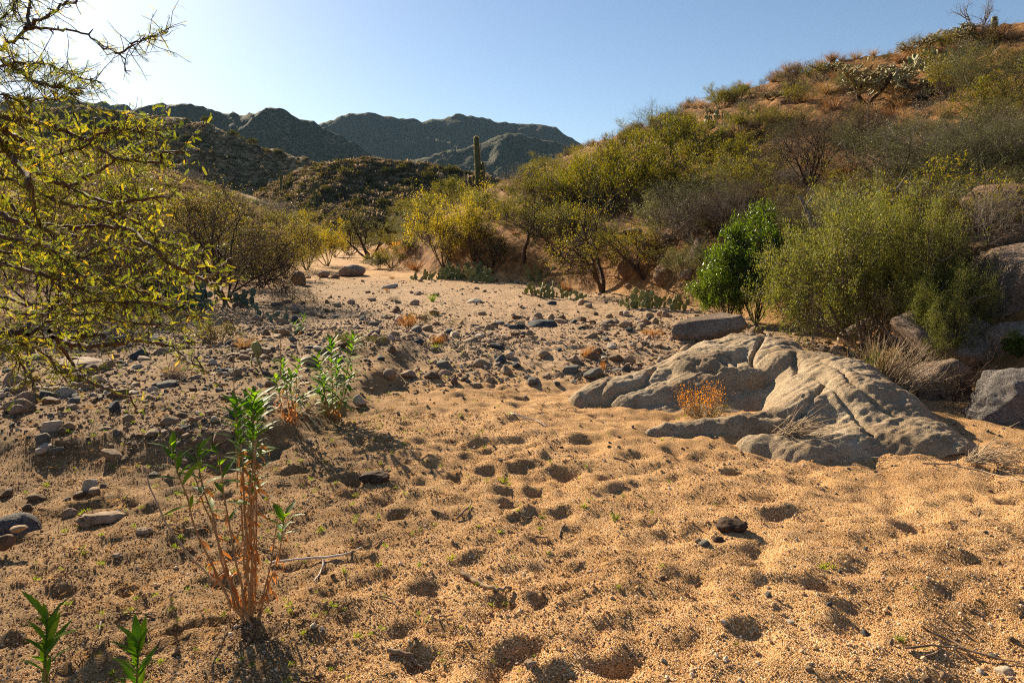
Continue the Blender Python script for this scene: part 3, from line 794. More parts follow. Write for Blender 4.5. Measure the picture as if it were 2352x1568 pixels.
# ------------------------------------------------------------------ stones of the wash: those followed from the photo first
HERO = [  # dx, dy(base), w, h, shape, colour, words
 (1243, 750, 76, 22, 'flat', 'dark', 'long dark slate slab in mid-wash'),
 (893, 663, 42, 14, 'rounded', 'pale', None), (898, 808, 28, 20, 'rounded', 'brown', 'brown dome-shaped stone with mossy shoulder'),
 (823, 928, 46, 26, 'angular', 'pale', 'big pale block beside the leafy weed clump'),
 (1090, 695, 38, 12, 'rounded', 'pale', 'long pale stone alone on the far sand'), (1335, 700, 30, 20, 'rounded', 'pinkish', 'pink granite stone at the foot of the bank'),
 (1352, 706, 22, 16, 'rounded', 'tan', None), (1195, 748, 34, 16, 'rounded', 'tan', 'tan rounded stone beside the dark slate slab'), (1180, 756, 30, 14, 'angular', 'dark', None),
 (1043, 774, 36, 18, 'rounded', 'pale', 'pale wedge-shaped stone beyond the orange tufts'), (1021, 842, 40, 20, 'angular', 'grey', 'blue-grey angular stone, the sharpest in mid-bar'),
 (1022, 860, 34, 16, 'rounded', 'pinkish', None), (937, 866, 46, 20, 'rounded', 'pinkish', 'long pinkish stone at the edge of the bar'), (895, 868, 42, 28, 'rounded', 'tan', 'large tan boulder-like stone at the edge of the bar'),
 (990, 868, 40, 18, 'rounded', 'brown', None), (1043, 880, 28, 22, 'rounded', 'brown', 'round mossy brown stone in front of the bar'), (1066, 874, 26, 16, 'rounded', 'brown', None),
 (1140, 800, 32, 18, 'angular', 'dark', 'dark sharp stone beside the pale block row'), (1150, 832, 40, 24, 'angular', 'dark', 'dark green-grey block with lit top'), (1185, 845, 28, 18, 'angular', 'dark', None),
 (1225, 880, 50, 16, 'flat', 'grey', 'flat grey stone where the bar meets the sand'), (1098, 888, 30, 12, 'rounded', 'tan', None), (1365, 868, 58, 26, 'flat', 'grey', 'grey slab touching the orange tuft beside the outcrop'),
 (1310, 856, 48, 20, 'angular', 'grey', 'wide grey stone beside the orange tuft'), (1250, 818, 44, 18, 'rounded', 'tan', 'tan rounded stone in the middle of the bar'), (1405, 802, 34, 16, 'rounded', 'pale', None),
 (1415, 828, 38, 20, 'rounded', 'brown', 'olive-brown rounded stone above the outcrop tip'), (1445, 832, 34, 20, 'rounded', 'tan', None), (1372, 812, 36, 16, 'rounded', 'brown', None),
 (1170, 822, 30, 18, 'flat', 'pale', None), (1080, 786, 48, 16, 'flat', 'tan', 'flat tan slab tilted in the bar'), (858, 770, 32, 16, 'rounded', 'grey', None),
 (790, 795, 36, 18, 'angular', 'tan', None), (962, 790, 24, 16, 'angular', 'dark', None), (873, 826, 26, 14, 'angular', 'dark', None), (1290, 742, 34, 12, 'flat', 'pinkish', None),
 (1400, 730, 26, 14, 'rounded', 'tan', None), (1440, 724, 22, 14, 'angular', 'pale', None), (1520, 725, 28, 16, 'rounded', 'pinkish', None), (1268, 700, 26, 10, 'flat', 'dark', None),
 # left terrace
 (113, 990, 56, 34, 'rounded', 'pale', 'big white-grey boulder-like stone on the left terrace'), (97, 1016, 38, 30, 'angular', 'grey', 'blue-grey angular stone below the big white-grey one'),
 (152, 988, 32, 24, 'rounded', 'tan', None), (142, 998, 34, 22, 'rounded', 'brown', None), (257, 946, 38, 30, 'angular', 'dark', 'upright dark block on the left terrace'), (292, 968, 34, 20, 'rounded', 'tan', None),
 (175, 874, 44, 26, 'rounded', 'brown', 'brown block under the drooping branch'), (152, 856, 36, 18, 'rounded', 'grey', None), (128, 900, 28, 20, 'angular', 'tan', 'upright tan wedge lit from behind'), (95, 1038, 48, 20, 'rounded', 'pale', 'pale smooth stone at the foot of the terrace'),
 (128, 1044, 36, 18, 'rounded', 'grey', None), (252, 1056, 52, 30, 'angular', 'tan', 'tan cracked stone at the brink of the terrace'), (222, 880, 58, 20, 'flat', 'pale', 'wide pale slab under the drooping branch'), (250, 906, 40, 12, 'flat', 'pale', None),
 (345, 1003, 40, 15, 'flat', 'tan', None), (383, 975, 50, 18, 'flat', 'tan', 'flat brown slab between terrace and tall weed'), (165, 925, 34, 14, 'flat', 'grey', None), (340, 918, 34, 16, 'rounded', 'tan', None),
 (200, 1124, 46, 34, 'angular', 'pale', 'pale pyramid stone on the small stone pile'), (215, 1136, 34, 20, 'rounded', 'tan', 'rounded tan stone in the small stone pile'), (178, 1142, 30, 18, 'rounded', 'brown', None), (150, 1150, 24, 12, 'flat', 'grey', None), (235, 1120, 22, 12, 'angular', 'grey', None),
 (80, 1150, 46, 20, 'rounded', 'brown', 'dark brown lump of rock beyond the big smooth boulder'), (60, 1172, 30, 16, 'angular', 'brown', None), (10, 1140, 44, 20, 'flat', 'brown', None), (352, 1095, 28, 14, 'angular', 'grey', None), (385, 1105, 22, 12, 'angular', 'tan', None),
 (420, 1066, 30, 14, 'rounded', 'tan', None), (300, 905, 36, 10, 'flat', 'pale', None), (325, 828, 40, 14, 'rounded', 'tan', None), (310, 845, 30, 12, 'rounded', 'pale', None),
 # lower right
 (1990, 1458, 26, 17, 'angular', 'dark', 'dark teal stone half sunk in the near gravel'), (2048, 1480, 22, 20, 'angular', 'tan', 'tan upright pebble beside the small grass tuft'), (2255, 1545, 26, 17, 'rounded', 'pale', None), (2312, 1548, 46, 24, 'angular', 'pale', 'white block, largest stone in the near right corner'),
 (2325, 1560, 24, 9, 'flat', 'pale', None), (2170, 1560, 28, 22, 'rounded', 'tan', 'yellowish round stone in the near right corner'), (2130, 1566, 28, 16, 'rounded', 'brown', None), (2282, 1510, 22, 13, 'rounded', 'grey', None), (1765, 1370, 20, 14, 'angular', 'grey', None),
 (1800, 1415, 12, 14, 'angular', 'pale', None), (1905, 1390, 20, 12, 'flat', 'dark', None), (1930, 1315, 14, 10, 'rounded', 'dark', None), (2150, 1390, 12, 7, 'flat', 'brown', None), (1690, 1190 - 2, 10, 6, 'rounded', 'tan', None), (1860, 1540, 24, 16, 'angular', 'tan', None),
 (1620, 1252, 40, 18, 'rounded', 'grey', 'rough grey stone beside the dark hollow'), (1605, 1246, 22, 12, 'rounded', 'tan', None), (1450, 1508, 14, 8, 'flat', 'dark', None), (2325, 1470, 18, 12, 'rounded', 'brown', None), (2030, 1330, 16, 8, 'flat', 'pale', None),
]
srng = np.random.RandomState(77)
def put_stone(x, y, w, h, kind, col, desc=None, label=None, group='loose stones in the wash', k=None):
    k = srng.randint(4) if k is None else k
    me = stone_mesh(kind, k, col)
    z = gz(x, y)
    base = {'rounded': (2.0, 1.35), 'angular': (1.8, 1.3), 'flat': (2.0, .62)}[kind]
    sx = w / base[0]; sz = h / base[1]
    o = obj('stone', me, None, (x, y, z + sz * base[1] * 0.14), (srng.normal() * .18, srng.normal() * .18, srng.uniform(0, 6.28)), (sx, sx * srng.uniform(.8, 1.1), sz * 1.15))
    if label: tag(o, label, 'stone', group)
    else: later_label(o, desc, 'stone', x, y, group)
    return o
taken = []
for dx, dy, w, h, kind, col, words in HERO:
    g = G(dx, dy); k = g[1] / F
    sz_ = 'large' if w > 32 else 'small'
    put_stone(g[0], g[1] + w * k * .2, w * k, h * k * 1.1, kind, col, f'{sz_} {col} {kind} stone', words)
    taken.append((g[0], g[1], w * k * .5))
# and the rest, spread by the stony ground
def stone_density(x, y):
    a = np.zeros_like(x)
    bar = sstep(6.6, 7.6, y + .5 * perlin(x * .7, y * .7, 90)) * (1 - sstep(11.5, 14.5, y)) * sstep(-6.5, -5.5, x) * (1 - sstep(-0.5, 0.4, x - xfoot(y)))
    patch = 0.2 + 0.8 * sstep(-.15, .45, perlin(x * .8, y * .6, 91) + .4 * perlin(x * 2.3, y * 2.1, 92))
    a = np.maximum(a, bar * patch)
    a = np.maximum(a, 0.16 * sstep(12, 14, y) * (1 - sstep(24, 30, y)) * (x < xfoot(y) + .5) * (x > xleft(y) - .5) * (0.3 + sstep(0, .4, perlin(x * .5, y * .5, 93)) + 1.5 * sstep(1.5, .3, xfoot(y) - x)))
    terr = sstep(4.3, 4.7, y) * sstep(-1.5, -2.1, x + .2 * (5 - y)) * (1 - sstep(7.5, 10, y))
    a = np.maximum(a, terr * (.22 + .4 * sstep(0, .4, perlin(x * 1.1, y * 1.1, 94))))
    a = np.maximum(a, 0.4 * sstep(7.5, 8.5, y) * (1 - sstep(14, 18, y)) * sstep(-1.5, -2.5, x) * (x > -7))
    a = np.maximum(a, 0.02 * (y < 7) * (x > -1.5) * (x < 4))
    return a
Ncand = 88000
cy = 1.6 + (26 - 1.6) * srng.rand(Ncand) ** 1.35; cx = srng.uniform(-1, 1, Ncand) * (cy * 0.72 + 1.5)
dens = stone_density(cx, cy)
keep = srng.rand(Ncand) < dens
# not on the outcrop
on = np.array([(0.4 < a < 3.7 and 4.5 < b < 9.2 and oz(a, b) > gz(a, b) + .02) for a, b in zip(cx, cy)])
keep &= ~on
cx, cy = cx[keep], cy[keep]
size = 0.023 * (1 - srng.rand(len(cx))) ** (-1 / 2.1)
size = np.clip(size, 0.022, 0.24)
sandpart = (cy < 6.4) & (cx > -1.3)
size = np.where(sandpart, np.clip(size * .5, .012, .035), size)
for i in range(len(cx)):
    for (tx, ty, tr) in taken:
        if abs(cx[i] - tx) < tr + size[i] * .4 and abs(cy[i] - ty) < (tr + size[i] * .4) * .8: size[i] = 0.02; break
order = np.argsort(-size / cy)
NBIG = 296 - len(HERO)
cols = ['tan', 'pinkish', 'grey', 'dark', 'brown', 'pale']
big_i, small_i = order[:NBIG], order[NBIG:]
for i in big_i:
    kind = srng.choice(['rounded', 'angular', 'flat'], p=[.3, .42, .28]); col = srng.choice(cols, p=[.40, .22, .07, .08, .18, .05])
    w = size[i]; hh = w * {'rounded': .62, 'angular': .66, 'flat': .28}[kind]
    sz_ = 'large' if w / cy[i] * F > 30 else ('middle-sized' if w / cy[i] * F > 21 else 'small')
    put_stone(cx[i], cy[i], w, hh, kind, col, f'{sz_} {col} {kind} stone')
# cobbles too many and too small to count, one object per colour family
sub2 = {}
for kind in ('rounded', 'angular', 'flat'):
    for k in range(2):
        v, f = rock_verts(400 + k + len(kind) * 3, 2, 9, (.55, .92), {'rounded': (1, .85, .66), 'angular': (1, .85, .72), 'flat': (1.1, .8, .34)}[kind], .03)
        sub2[(kind, k)] = (v, f)
pr = []
for ci, col in enumerate(cols + ['tan', 'pinkish', 'brown', 'tan']):
    for kind in ('rounded', 'angular', 'flat'):
        v, f = sub2[(kind, ci % 2)]
        pr.append(proto('cobble_source', mk_mesh('cobble_source', v * .5, [f], STONE_COL[col], smooth=False)))
def stuff_pts(x, y, s, lift=.15):
    z = gzv(x, y)
    return np.stack([x, y, z + s * lift], -1)
sx_, sy_, ss_ = cx[small_i], cy[small_i], size[small_i]
ncob = len(sx_)
# extra fine gravel among them
m_ = 80000
gy_ = 4.2 + 20 * srng.rand(m_) ** 1.6; gx_ = srng.uniform(-1, 1, m_) * (gy_ * .72 + 1)
k_ = srng.rand(m_) < stone_density(gx_, gy_) * 1.1
gx_, gy_ = gx_[k_], gy_[k_]
ax, ay = np.concatenate([sx_, gx_]), np.concatenate([sy_, gy_]); as_ = np.concatenate([ss_, srng.uniform(.012, .034, len(gx_))])
rt = np.stack([srng.normal(size=len(ax)) * .25, srng.normal(size=len(ax)) * .25, srng.uniform(0, 6.28, len(ax))], -1)
scatter('cobbles', stuff_pts(ax, ay, as_), rt, as_ * 1.0, pr, 'countless small mixed cobbles covering the stony bar of the wash')
# coarse sand grains and grit close by
m_ = 90000
gy_ = 1.15 + 4.6 * srng.rand(m_) ** 1.35; gx_ = srng.uniform(-1, 1, m_) * (gy_ * .76 + .3)
s_ = srng.uniform(.0025, .0052, m_) * (1 + 1.3 * (srng.rand(m_) > .97)); s_ *= np.where(perlin(gx_ * .9, gy_ * .9, 95) > -.1, 1, .75)
k_ = ~((gx_ > .5) & (gy_ > 4.6))
gx_, gy_, s_ = gx_[k_], gy_[k_], s_[k_]
v, f = ICO[1]
v = v * np.array([1, .8, .7]) * (1 + .2 * n3(v, 1.5, 5))[:, None]
def plain(name, c, rough=.9):
    m, n, l = newmat(name); out = N(n, 'ShaderNodeOutputMaterial'); b = N(n, 'ShaderNodeBsdfPrincipled', i_Roughness=rough); b.inputs['Specular IOR Level'].default_value = .2
    tc = N(n, 'ShaderNodeTexCoord'); no = N(n, 'ShaderNodeTexNoise', i_Scale=3.0); l.new(tc.outputs['Object'], no.inputs['Vector'])
    hs = ramp(n, [(.3, tuple(q * .75 for q in c)), (.7, tuple(min(1, q * 1.15) for q in c))]); l.new(no.outputs[0], hs.inputs[0]); l.new(hs.outputs[0], b.inputs['Base Color']); l.new(b.outputs[0], out.inputs[0]); return m
gp = [proto('grit_source', mk_mesh('grit_source', v, [f], plain(f'grit_{i}', c), smooth=False)) for i, c in enumerate([(.62, .38, .18), (.66, .42, .21), (.55, .32, .15), (.68, .47, .28), (.60, .36, .17), (.74, .58, .42), (.30, .18, .10), (.62, .40, .20)])]
rt = srng.uniform(0, 6.28, (len(gx_), 3))
scatter('grit', stuff_pts(gx_, gy_, s_, .3), rt, s_, gp, 'coarse orange-tan sand grains of the near wash')
# ------------------------------------------------------------------ plant builders
def grow(seed, height=2.0, stems=4, spread=35, levels=3, kids=(7, 6, 5), lens=(1.0, .5, .3), rad=0.03, wig=0.22, up=0.10, droop=0.0, seg=6, child_angle=(30, 65), base_r=0.08, min_t=.3, lean=None):
    """branches as (points, radii, level)"""
    rng = np.random.RandomState(seed); out = []
    def br(p, d, L, r, lv):
        ns = max(3, seg - lv); pts = [p.copy()]; q = p.copy(); dd = d.copy()
        for i in range(ns):
            dd = dd + rng.normal(size=3) * wig * (0.7 + .3 * lv)
            dd[2] += up * (1 if lv < 2 else .6) - droop * (i / ns) * (lv >= 1)
            dd = dd / np.linalg.norm(dd)
            q = q + dd * L / ns; pts.append(q.copy())
        pts = np.array(pts); radii = r * np.linspace(1, .42, ns + 1)
        out.append((pts, radii, lv))
        if lv < levels:
            nk = kids[min(lv, len(kids) - 1)]
            nk = max(1, int(nk * rng.uniform(.7, 1.3)))
            for j in range(nk):
                t = min_t + (1 - min_t) * (j + rng.rand()) / nk
                fi = t * ns; i = min(int(fi), ns - 1); pp = pts[i] + (pts[i + 1] - pts[i]) * (fi - i)
                ax = pts[min(i + 1, ns)] - pts[i]; ax /= np.linalg.norm(ax)
                pr = unit(np.cross(ax, rng.normal(size=3)))
                an = R(rng.uniform(*child_angle)); nd = ax * math.cos(an) + pr * math.sin(an)
                br(pp, nd, L * lens[min(lv + 1, len(lens) - 1)] / lens[min(lv, len(lens) - 1)] * rng.uniform(.7, 1.25) * (1.15 - .4 * t), max(r * .5 * (1.1 - .4 * t), .0022), lv + 1)
    for s in range(stems):
        a = 2 * math.pi * (s + rng.rand() * .8) / stems; sp = R(spread * rng.uniform(.35, 1.15)) if stems > 1 else R(6)
        d = np.array([math.cos(a) * math.sin(sp), math.sin(a) * math.sin(sp), math.cos(sp)])
        if lean is not None: d = unit(d + np.array(lean))
        br(np.array([math.cos(a), math.sin(a), 0]) * base_r * rng.rand() + np.array([0, 0, -.05]), d, height * lens[0] * rng.uniform(.75, 1.1), rad * rng.uniform(.7, 1.2), 0)
    return out

def split_tubes(br, trunk_lv=1, sides=(6, 5, 3, 3)):
    a, b = MB(), MB()
    for pts, r, lv in br:
        (a if lv <= trunk_lv else b).tube(pts, r, sides[min(lv, 3)], cap=lv < 2)
    return a, b

def anchors(br, lvmin, per, rng, tmin=.15):
    ps, ds = [], []
    for pts, r, lv in br:
        if lv < lvmin: continue
        n = len(pts) - 1
        t = rng.uniform(tmin, 1, per) * n; i = np.minimum(t.astype(int), n - 1); f = (t - i)[:, None]
        p = pts[i] * (1 - f) + pts[i + 1] * f; d = unit(pts[i + 1] - pts[i])
        ps.append(p); ds.append(d)
    return np.concatenate(ps), np.concatenate(ds)

def foliage(br, lvmin, per, L, W, seed, jit=.03, spread=1.1, upb=0.15, fold=0.0, tmin=.15):
    rng = np.random.RandomState(seed)
    p, d = anchors(br, lvmin, per, rng, tmin)
    p = p + rng.normal(size=p.shape) * jit
    dd = d + rng.normal(size=d.shape) * spread; dd[:, 2] += upb
    n = len(p); s = rng.uniform(.6, 1.3, n)
    return leaf_quads(p, dd, L * s, W * s, rng, fold)

class Plant:
    """one kind of plant: parts as (name, mesh); copies share the meshes"""
    def __init__(s, name, cat, parts, stuff=()):
        s.name, s.cat, s.parts, s.stuff = name, cat, parts, set(stuff)
        allv = []
        for nm, me in parts:
            c = np.empty(len(me.vertices) * 3, dtype=np.float32); me.vertices.foreach_get('co', c); allv.append(c.reshape(-1, 3))
        v = np.concatenate(allv)
        s.h = float(np.percentile(v[:, 2], 99.3)); s.w = float(np.percentile(v[:, 0], 98.5) - np.percentile(v[:, 0], 1.5))
        s.cx = float((np.percentile(v[:, 0], 98.5) + np.percentile(v[:, 0], 1.5)) / 2)
    def place(s, dx, dy, w=None, h=None, label=None, desc=None, group=None, rz=None, D=None, sink=0.0, name=None, cat=None, tilt=(0, 0), at=None):
        """w, h in view units; (dx, dy) where it meets the ground"""
        if at is not None: g = np.array([at[0], at[1], gz(at[0], at[1])])
        elif D is None: g = G(dx, dy)
        else: g = P(dx, dy, D)
        k = g[1] / F
        sz = h * k / s.h if h else None
        sx = w * k / s.w if w else sz
        if sz is None: sz = sx
        rz = srng.uniform(0, 6.28) if rz is None else R(rz)
        o = empty(name or s.name, (g[0], g[1], g[2] - sink), rz, (sx, sx, sz))
        o.rotation_euler = (R(tilt[0]), R(tilt[1]), rz)
        for nm, me in s.parts:
            c = obj(nm, me, o)
            if nm in s.stuff: c['kind'] = 'stuff'
        if label: tag(o, label, cat or s.cat, group)
        else: later_label(o, desc or s.name.replace('_', ' '), cat or s.cat, g[0], g[1], group)
        return o

B_DARK = barkmat('bark_dark', (.035, .022, .015), (.10, .065, .045), 30)
B_GREY = barkmat('bark_grey', (.12, .09, .07), (.30, .24, .19), 30)
B_TWIG = barkmat('twig_brown', (.07, .045, .03), (.16, .11, .07), 20)
B_PALE = barkmat('twig_pale', (.30, .22, .14), (.50, .38, .25), 25)
B_GREENTWIG = barkmat('twig_green', (.075, .075, .03), (.15, .145, .07), 20)
L_MESQ = leafmat('leaf_mesquite', [(.045, .07, .006), (.09, .115, .009), (.18, .17, .011), (.32, .22, .01)], .5)
L_YEL = leafmat('leaf_yellowgreen', [(.09, .11, .012), (.17, .17, .016), (.28, .24, .016), (.45, .30, .015)], .55)
L_SAGE = leafmat('leaf_sage', [(.06, .08, .016), (.11, .13, .025), (.18, .18, .04), (.27, .235, .035)], .4, tint=(1.15, 1.1, .6))
L_SAGE0 = leafmat('leaf_greysage', [(.06, .07, .025), (.10, .11, .04), (.15, .15, .055), (.21, .19, .06)], .35, tint=(1.1, 1.05, .6))
L_CREO = leafmat('leaf_creosote', [(.04, .055, .006), (.085, .10, .008), (.15, .145, .01), (.25, .18, .01)], .45)
L_OLIVE = leafmat('leaf_olive', [(.05, .05, .011), (.095, .09, .018), (.16, .13, .028), (.24, .18, .03)], .4)
L_GREEN = leafmat('leaf_vivid', [(.022, .05, .003), (.05, .09, .004), (.09, .145, .007), (.16, .22, .012)], .42, rough=.32, tint=(1.5, 1.35, .35), spec=.5)
L_RABBIT = leafmat('leaf_golden', [(.30, .20, .02), (.48, .26, .02), (.60, .30, .02), (.16, .16, .02)], .5, tint=(1.1, .9, .4))
L_ORANGE = leafmat('leaf_orange', [(.20, .15, .02), (.50, .22, .015), (.62, .28, .018), (.62, .20, .015)], .5, tint=(1.1, .9, .4))
L_STRAW = leafmat('grass_straw', [(.24, .15, .065), (.36, .24, .11), (.48, .33, .17), (.40, .22, .09)], .32, tint=(.8, .7, .55))
L_RUST = leafmat('grass_rust', [(.16, .085, .035), (.26, .14, .055), (.36, .21, .09), (.30, .14, .045)], .3, tint=(.8, .65, .5))
L_GRASS = leafmat('grass_green', [(.06, .12, .012), (.10, .17, .02), (.16, .22, .03), (.22, .22, .05)], .5)
L_DEAD = leafmat('leaf_dead', [(.24, .09, .025), (.36, .16, .045), (.42, .22, .075), (.28, .11, .035)], .42, tint=(.9, .65, .4))
L_GREYSH = leafmat('leaf_grey', [(.10, .09, .07), (.17, .15, .115), (.24, .21, .165), (.14, .14, .09)], .3, tint=(1, .95, .8))

def thin_out(v, seed, bare=.25):
    """leaves gather in tufts: drop them in some pockets of the crown and near the ground"""
    q = v.reshape(-1, 4, 3); c = q.mean(1); h = np.percentile(c[:, 2], 98)
    r = np.random.RandomState(seed + 500)
    n = n3(c, 3.2 / max(h, .3) * 1.3, seed) + .6 * n3(c, 9 / max(h, .3), seed + 1)
    keep = r.rand(len(c)) < sstep(-.42, .12, n) * (.25 + .75 * sstep(bare * .4, bare * 1.3, c[:, 2] / h)) + .06
    q = q[keep]
    return q.reshape(-1, 3), np.arange(len(q) * 4).reshape(-1, 4)

def tree_kind(name, cat, br, bark, leaf, lvmin, per, L, W, seed, trunk_lv=1, twig=None, bare=.25, **k):
    a, b = split_tubes(br, trunk_lv)
    parts = [('trunk', a.mesh(name + '_trunk', bark))]
    if b.n: parts.append(('twigs', b.mesh(name + '_twigs', twig or bark)))
    st = ['twigs']
    if leaf is not None:
        v, f = foliage(br, lvmin, per, L, W, seed, **k); v, f = thin_out(v, seed, bare)
        parts.append(('crown', mk_mesh(name + '_crown', v, [f], leaf, smooth=False))); st.append('crown')
    return Plant(name, cat, parts, st)

K = {}
K['mesq'] = tree_kind('mesquite_tree', 'tree', grow(1, 2.4, 5, 42, 3, (8, 7, 5), (1, .55, .28), .05, .25, .08), B_DARK, L_MESQ, 2, 9, .055, .018, 2, twig=B_TWIG)
K['mesq2'] = tree_kind('mesquite_tree', 'tree', grow(3, 2.6, 3, 38, 3, (7, 8, 6), (1, .6, .3), .07, .28, .06), B_DARK, L_MESQ, 2, 8, .055, .018, 4, twig=B_DARK)
K['yel'] = tree_kind('mesquite_tree', 'tree', grow(5, 2.2, 7, 48, 3, (8, 7, 5), (1, .5, .28), .035, .25, .07), B_DARK, L_YEL, 2, 11, .06, .022, 6, twig=B_TWIG)
K['open'] = tree_kind('mesquite_tree', 'tree', grow(8, 2.6, 4, 52, 3, (6, 7, 6), (1, .6, .32), .085, .30, .10), B_DARK, L_CREO, 3, 6, .06, .02, 9, twig=B_DARK)
K['twiggy'] = tree_kind('mesquite_tree', 'tree', grow(11, 2.4, 9, 58, 3, (9, 9, 7), (1, .6, .38), .035, .26, .02, .16), B_DARK, L_OLIVE, 3, 3, .05, .017, 12, twig=B_DARK)
K['palo'] = tree_kind('palo_verde', 'tree', grow(14, 2.4, 6, 45, 3, (7, 8, 9), (1, .55, .38), .028, .24, .10, child_angle=(22, 55)), B_GREENTWIG, L_SAGE0, 3, 4, .05, .009, 15, twig=B_GREENTWIG, spread=.6)
K['bushy'] = tree_kind('bush', 'bush', grow(17, 1.5, 12, 48, 2, (9, 8), (1, .5, .3), .016, .2, .12, child_angle=(15, 45)), B_TWIG, L_CREO, 1, 16, .05, .013, 18, trunk_lv=0, spread=.7)
K['bushy2'] = tree_kind('bush', 'bush', grow(21, 1.4, 14, 40, 2, (9, 8), (1, .55, .3), .014, .16, .16, child_angle=(12, 35)), B_GREENTWIG, L_CREO, 1, 18, .055, .011, 22, trunk_lv=0, spread=.5, upb=.35)
K['sage'] = tree_kind('bush', 'bush', grow(25, 1.2, 14, 55, 2, (9, 8), (1, .5, .3), .012, .22, .08), B_GREY, L_SAGE0, 1, 15, .045, .015, 26, trunk_lv=0)
K['grey'] = tree_kind('dry_shrub', 'shrub', grow(29, 1.2, 14, 58, 2, (10, 9), (1, .55, .38), .012, .22, .05), B_GREY, L_GREYSH, 2, 3, .035, .01, 30, trunk_lv=0, twig=B_GREY)
K['dead'] = tree_kind('dead_shrub', 'shrub', grow(33, 1.8, 9, 50, 3, (7, 6, 5), (1, .55, .35), .028, .24, .08), B_DARK, L_OLIVE, 3, 1, .03, .01, 34, twig=B_TWIG)
K['low'] = tree_kind('low_shrub', 'shrub', grow(37, .6, 22, 62, 1, (9,), (1, .45), .007, .22, .06), B_TWIG, L_GREYSH, 1, 9, .04, .012, 38, trunk_lv=0)
K['lowg'] = tree_kind('low_shrub', 'shrub', grow(41, .6, 22, 62, 1, (9,), (1, .45), .007, .22, .06), B_TWIG, L_OLIVE, 1, 11, .04, .013, 42, trunk_lv=0)
K['gold'] = tree_kind('golden_bush', 'bush', grow(45, .7, 26, 50, 1, (8,), (1, .4), .006, .15, .12), B_TWIG, L_RABBIT, 1, 12, .035, .02, 46, trunk_lv=0)

def grass_kind(name, seed, n, h, mat, splay=.5, w=.006, curve=.5, cat='grass tuft', r0=.06):
    rng = np.random.RandomState(seed); mb = MB()
    for i in range(n):
        a = rng.uniform(0, 6.28); s = splay * rng.rand() ** .7; hh = h * rng.uniform(.5, 1.1)
        p0 = np.array([math.cos(a), math.sin(a), 0]) * r0 * rng.rand(); d = np.array([math.cos(a) * s, math.sin(a) * s, 1.0]); d /= np.linalg.norm(d)
        p1 = p0 + d * hh * .55; d2 = unit(d + np.array([math.cos(a), math.sin(a), -.3]) * curve * rng.rand() + rng.normal(size=3) * .1); p2 = p1 + d2 * hh * .45
        sd_ = unit(np.cross(d, rng.normal(size=3))) * w * .5
        mb.add([p0 - sd_, p0 + sd_, p1 + sd_ * .7, p1 - sd_ * .7, p2], f3=[(3, 2, 4)], f4=[(0, 1, 2, 3)])
    return Plant(name, cat, [('blades', mb.mesh(name, mat, False))], ['blades'])
K['straw'] = grass_kind('grass_tuft', 51, 150, .5, L_STRAW, .75, .007)
K['straw2'] = grass_kind('grass_tuft', 52, 120, .4, L_STRAW, 1.0, .007)
K['rust'] = grass_kind('grass_tuft', 53, 150, .42, L_RUST, .9, .008)
K['green'] = grass_kind('seedling', 54, 16, .07, L_GRASS, 1.4, .006, cat='seedling', r0=.01)
K['gtuft'] = grass_kind('grass_tuft', 55, 70, .2, L_GRASS, 1.0, .005, r0=.03)

def clump(name, seed, n, mat, L, W, flat=.8, r=.5):
    """small dense shrub for far slopes: leaf faces spread through an uneven volume"""
    rng = np.random.RandomState(seed)
    d = unit(rng.normal(size=(n, 3))); rr = r * rng.rand(n) ** .35
    lob = 1 + .35 * n3(d, 1.6, seed)
    p = d * (rr * lob)[:, None]; p[:, 2] = np.abs(p[:, 2]) * flat + .02
    v, f = leaf_quads(p, d + rng.normal(size=(n, 3)) * .8, L * rng.uniform(.6, 1.4, n), W, rng)
    return mk_mesh(name, v, [f], mat, smooth=False)

# ------------------------------------------------------------------ cacti
def cactusmat(name, c1, c2, spine=(.5, .42, .25), sc=120, amt=.35):
    m, n, l = newmat(name)
    out = N(n, 'ShaderNodeOutputMaterial'); b = N(n, 'ShaderNodeBsdfPrincipled', i_Roughness=.6); b.inputs['Specular IOR Level'].default_value = .3
    b.inputs['Subsurface Weight'].default_value = 0.0
    tc = N(n, 'ShaderNodeTexCoord'); no = N(n, 'ShaderNodeTexNoise', i_Scale=5.0, i_Detail=4.0); l.new(tc.outputs['Object'], no.inputs['Vector'])
    oi = N(n, 'ShaderNodeObjectInfo')
    ad = N(n, 'ShaderNodeMath', operation='MULTIPLY_ADD'); l.new(oi.outputs['Random'], ad.inputs[0]); ad.inputs[1].default_value = .4; l.new(no.outputs[0], ad.inputs[2])
    rp = ramp(n, [(.4, c1), (.9, c2)]); l.new(ad.outputs[0], rp.inputs[0])
    v = N(n, 'ShaderNodeTexVoronoi', i_Scale=float(sc)); l.new(tc.outputs['Object'], v.inputs['Vector'])
    f = ramp(n, [(.12, g3(1)), (.25, g3(0))]); l.new(v.outputs['Distance'], f.inputs[0])
    fm = N(n, 'ShaderNodeMath', operation='MULTIPLY'); l.new(f.outputs[0], fm.inputs[0]); fm.inputs[1].default_value = amt
    mx = N(n, 'ShaderNodeMix', data_type='RGBA'); l.new(fm.outputs[0], mx.inputs[0]); l.new(rp.outputs[0], mx.inputs[6]); mx.inputs[7].default_value = (*spine, 1)
    l.new(mx.outputs[2], b.inputs['Base Color']); l.new(b.outputs[0], out.inputs[0])
    return m
M_PAD = cactusmat('pad_green', (.11, .13, .04), (.23, .24, .085), sc=28)
M_PADB = cactusmat('pad_bluegreen', (.06, .11, .075), (.11, .17, .12), sc=28)
M_SAG = cactusmat('saguaro_skin', (.04, .055, .015), (.08, .095, .03), sc=40, amt=.2)
M_CHOL = cactusmat('cholla_skin', (.20, .18, .08), (.36, .32, .16), sc=50, amt=.6)
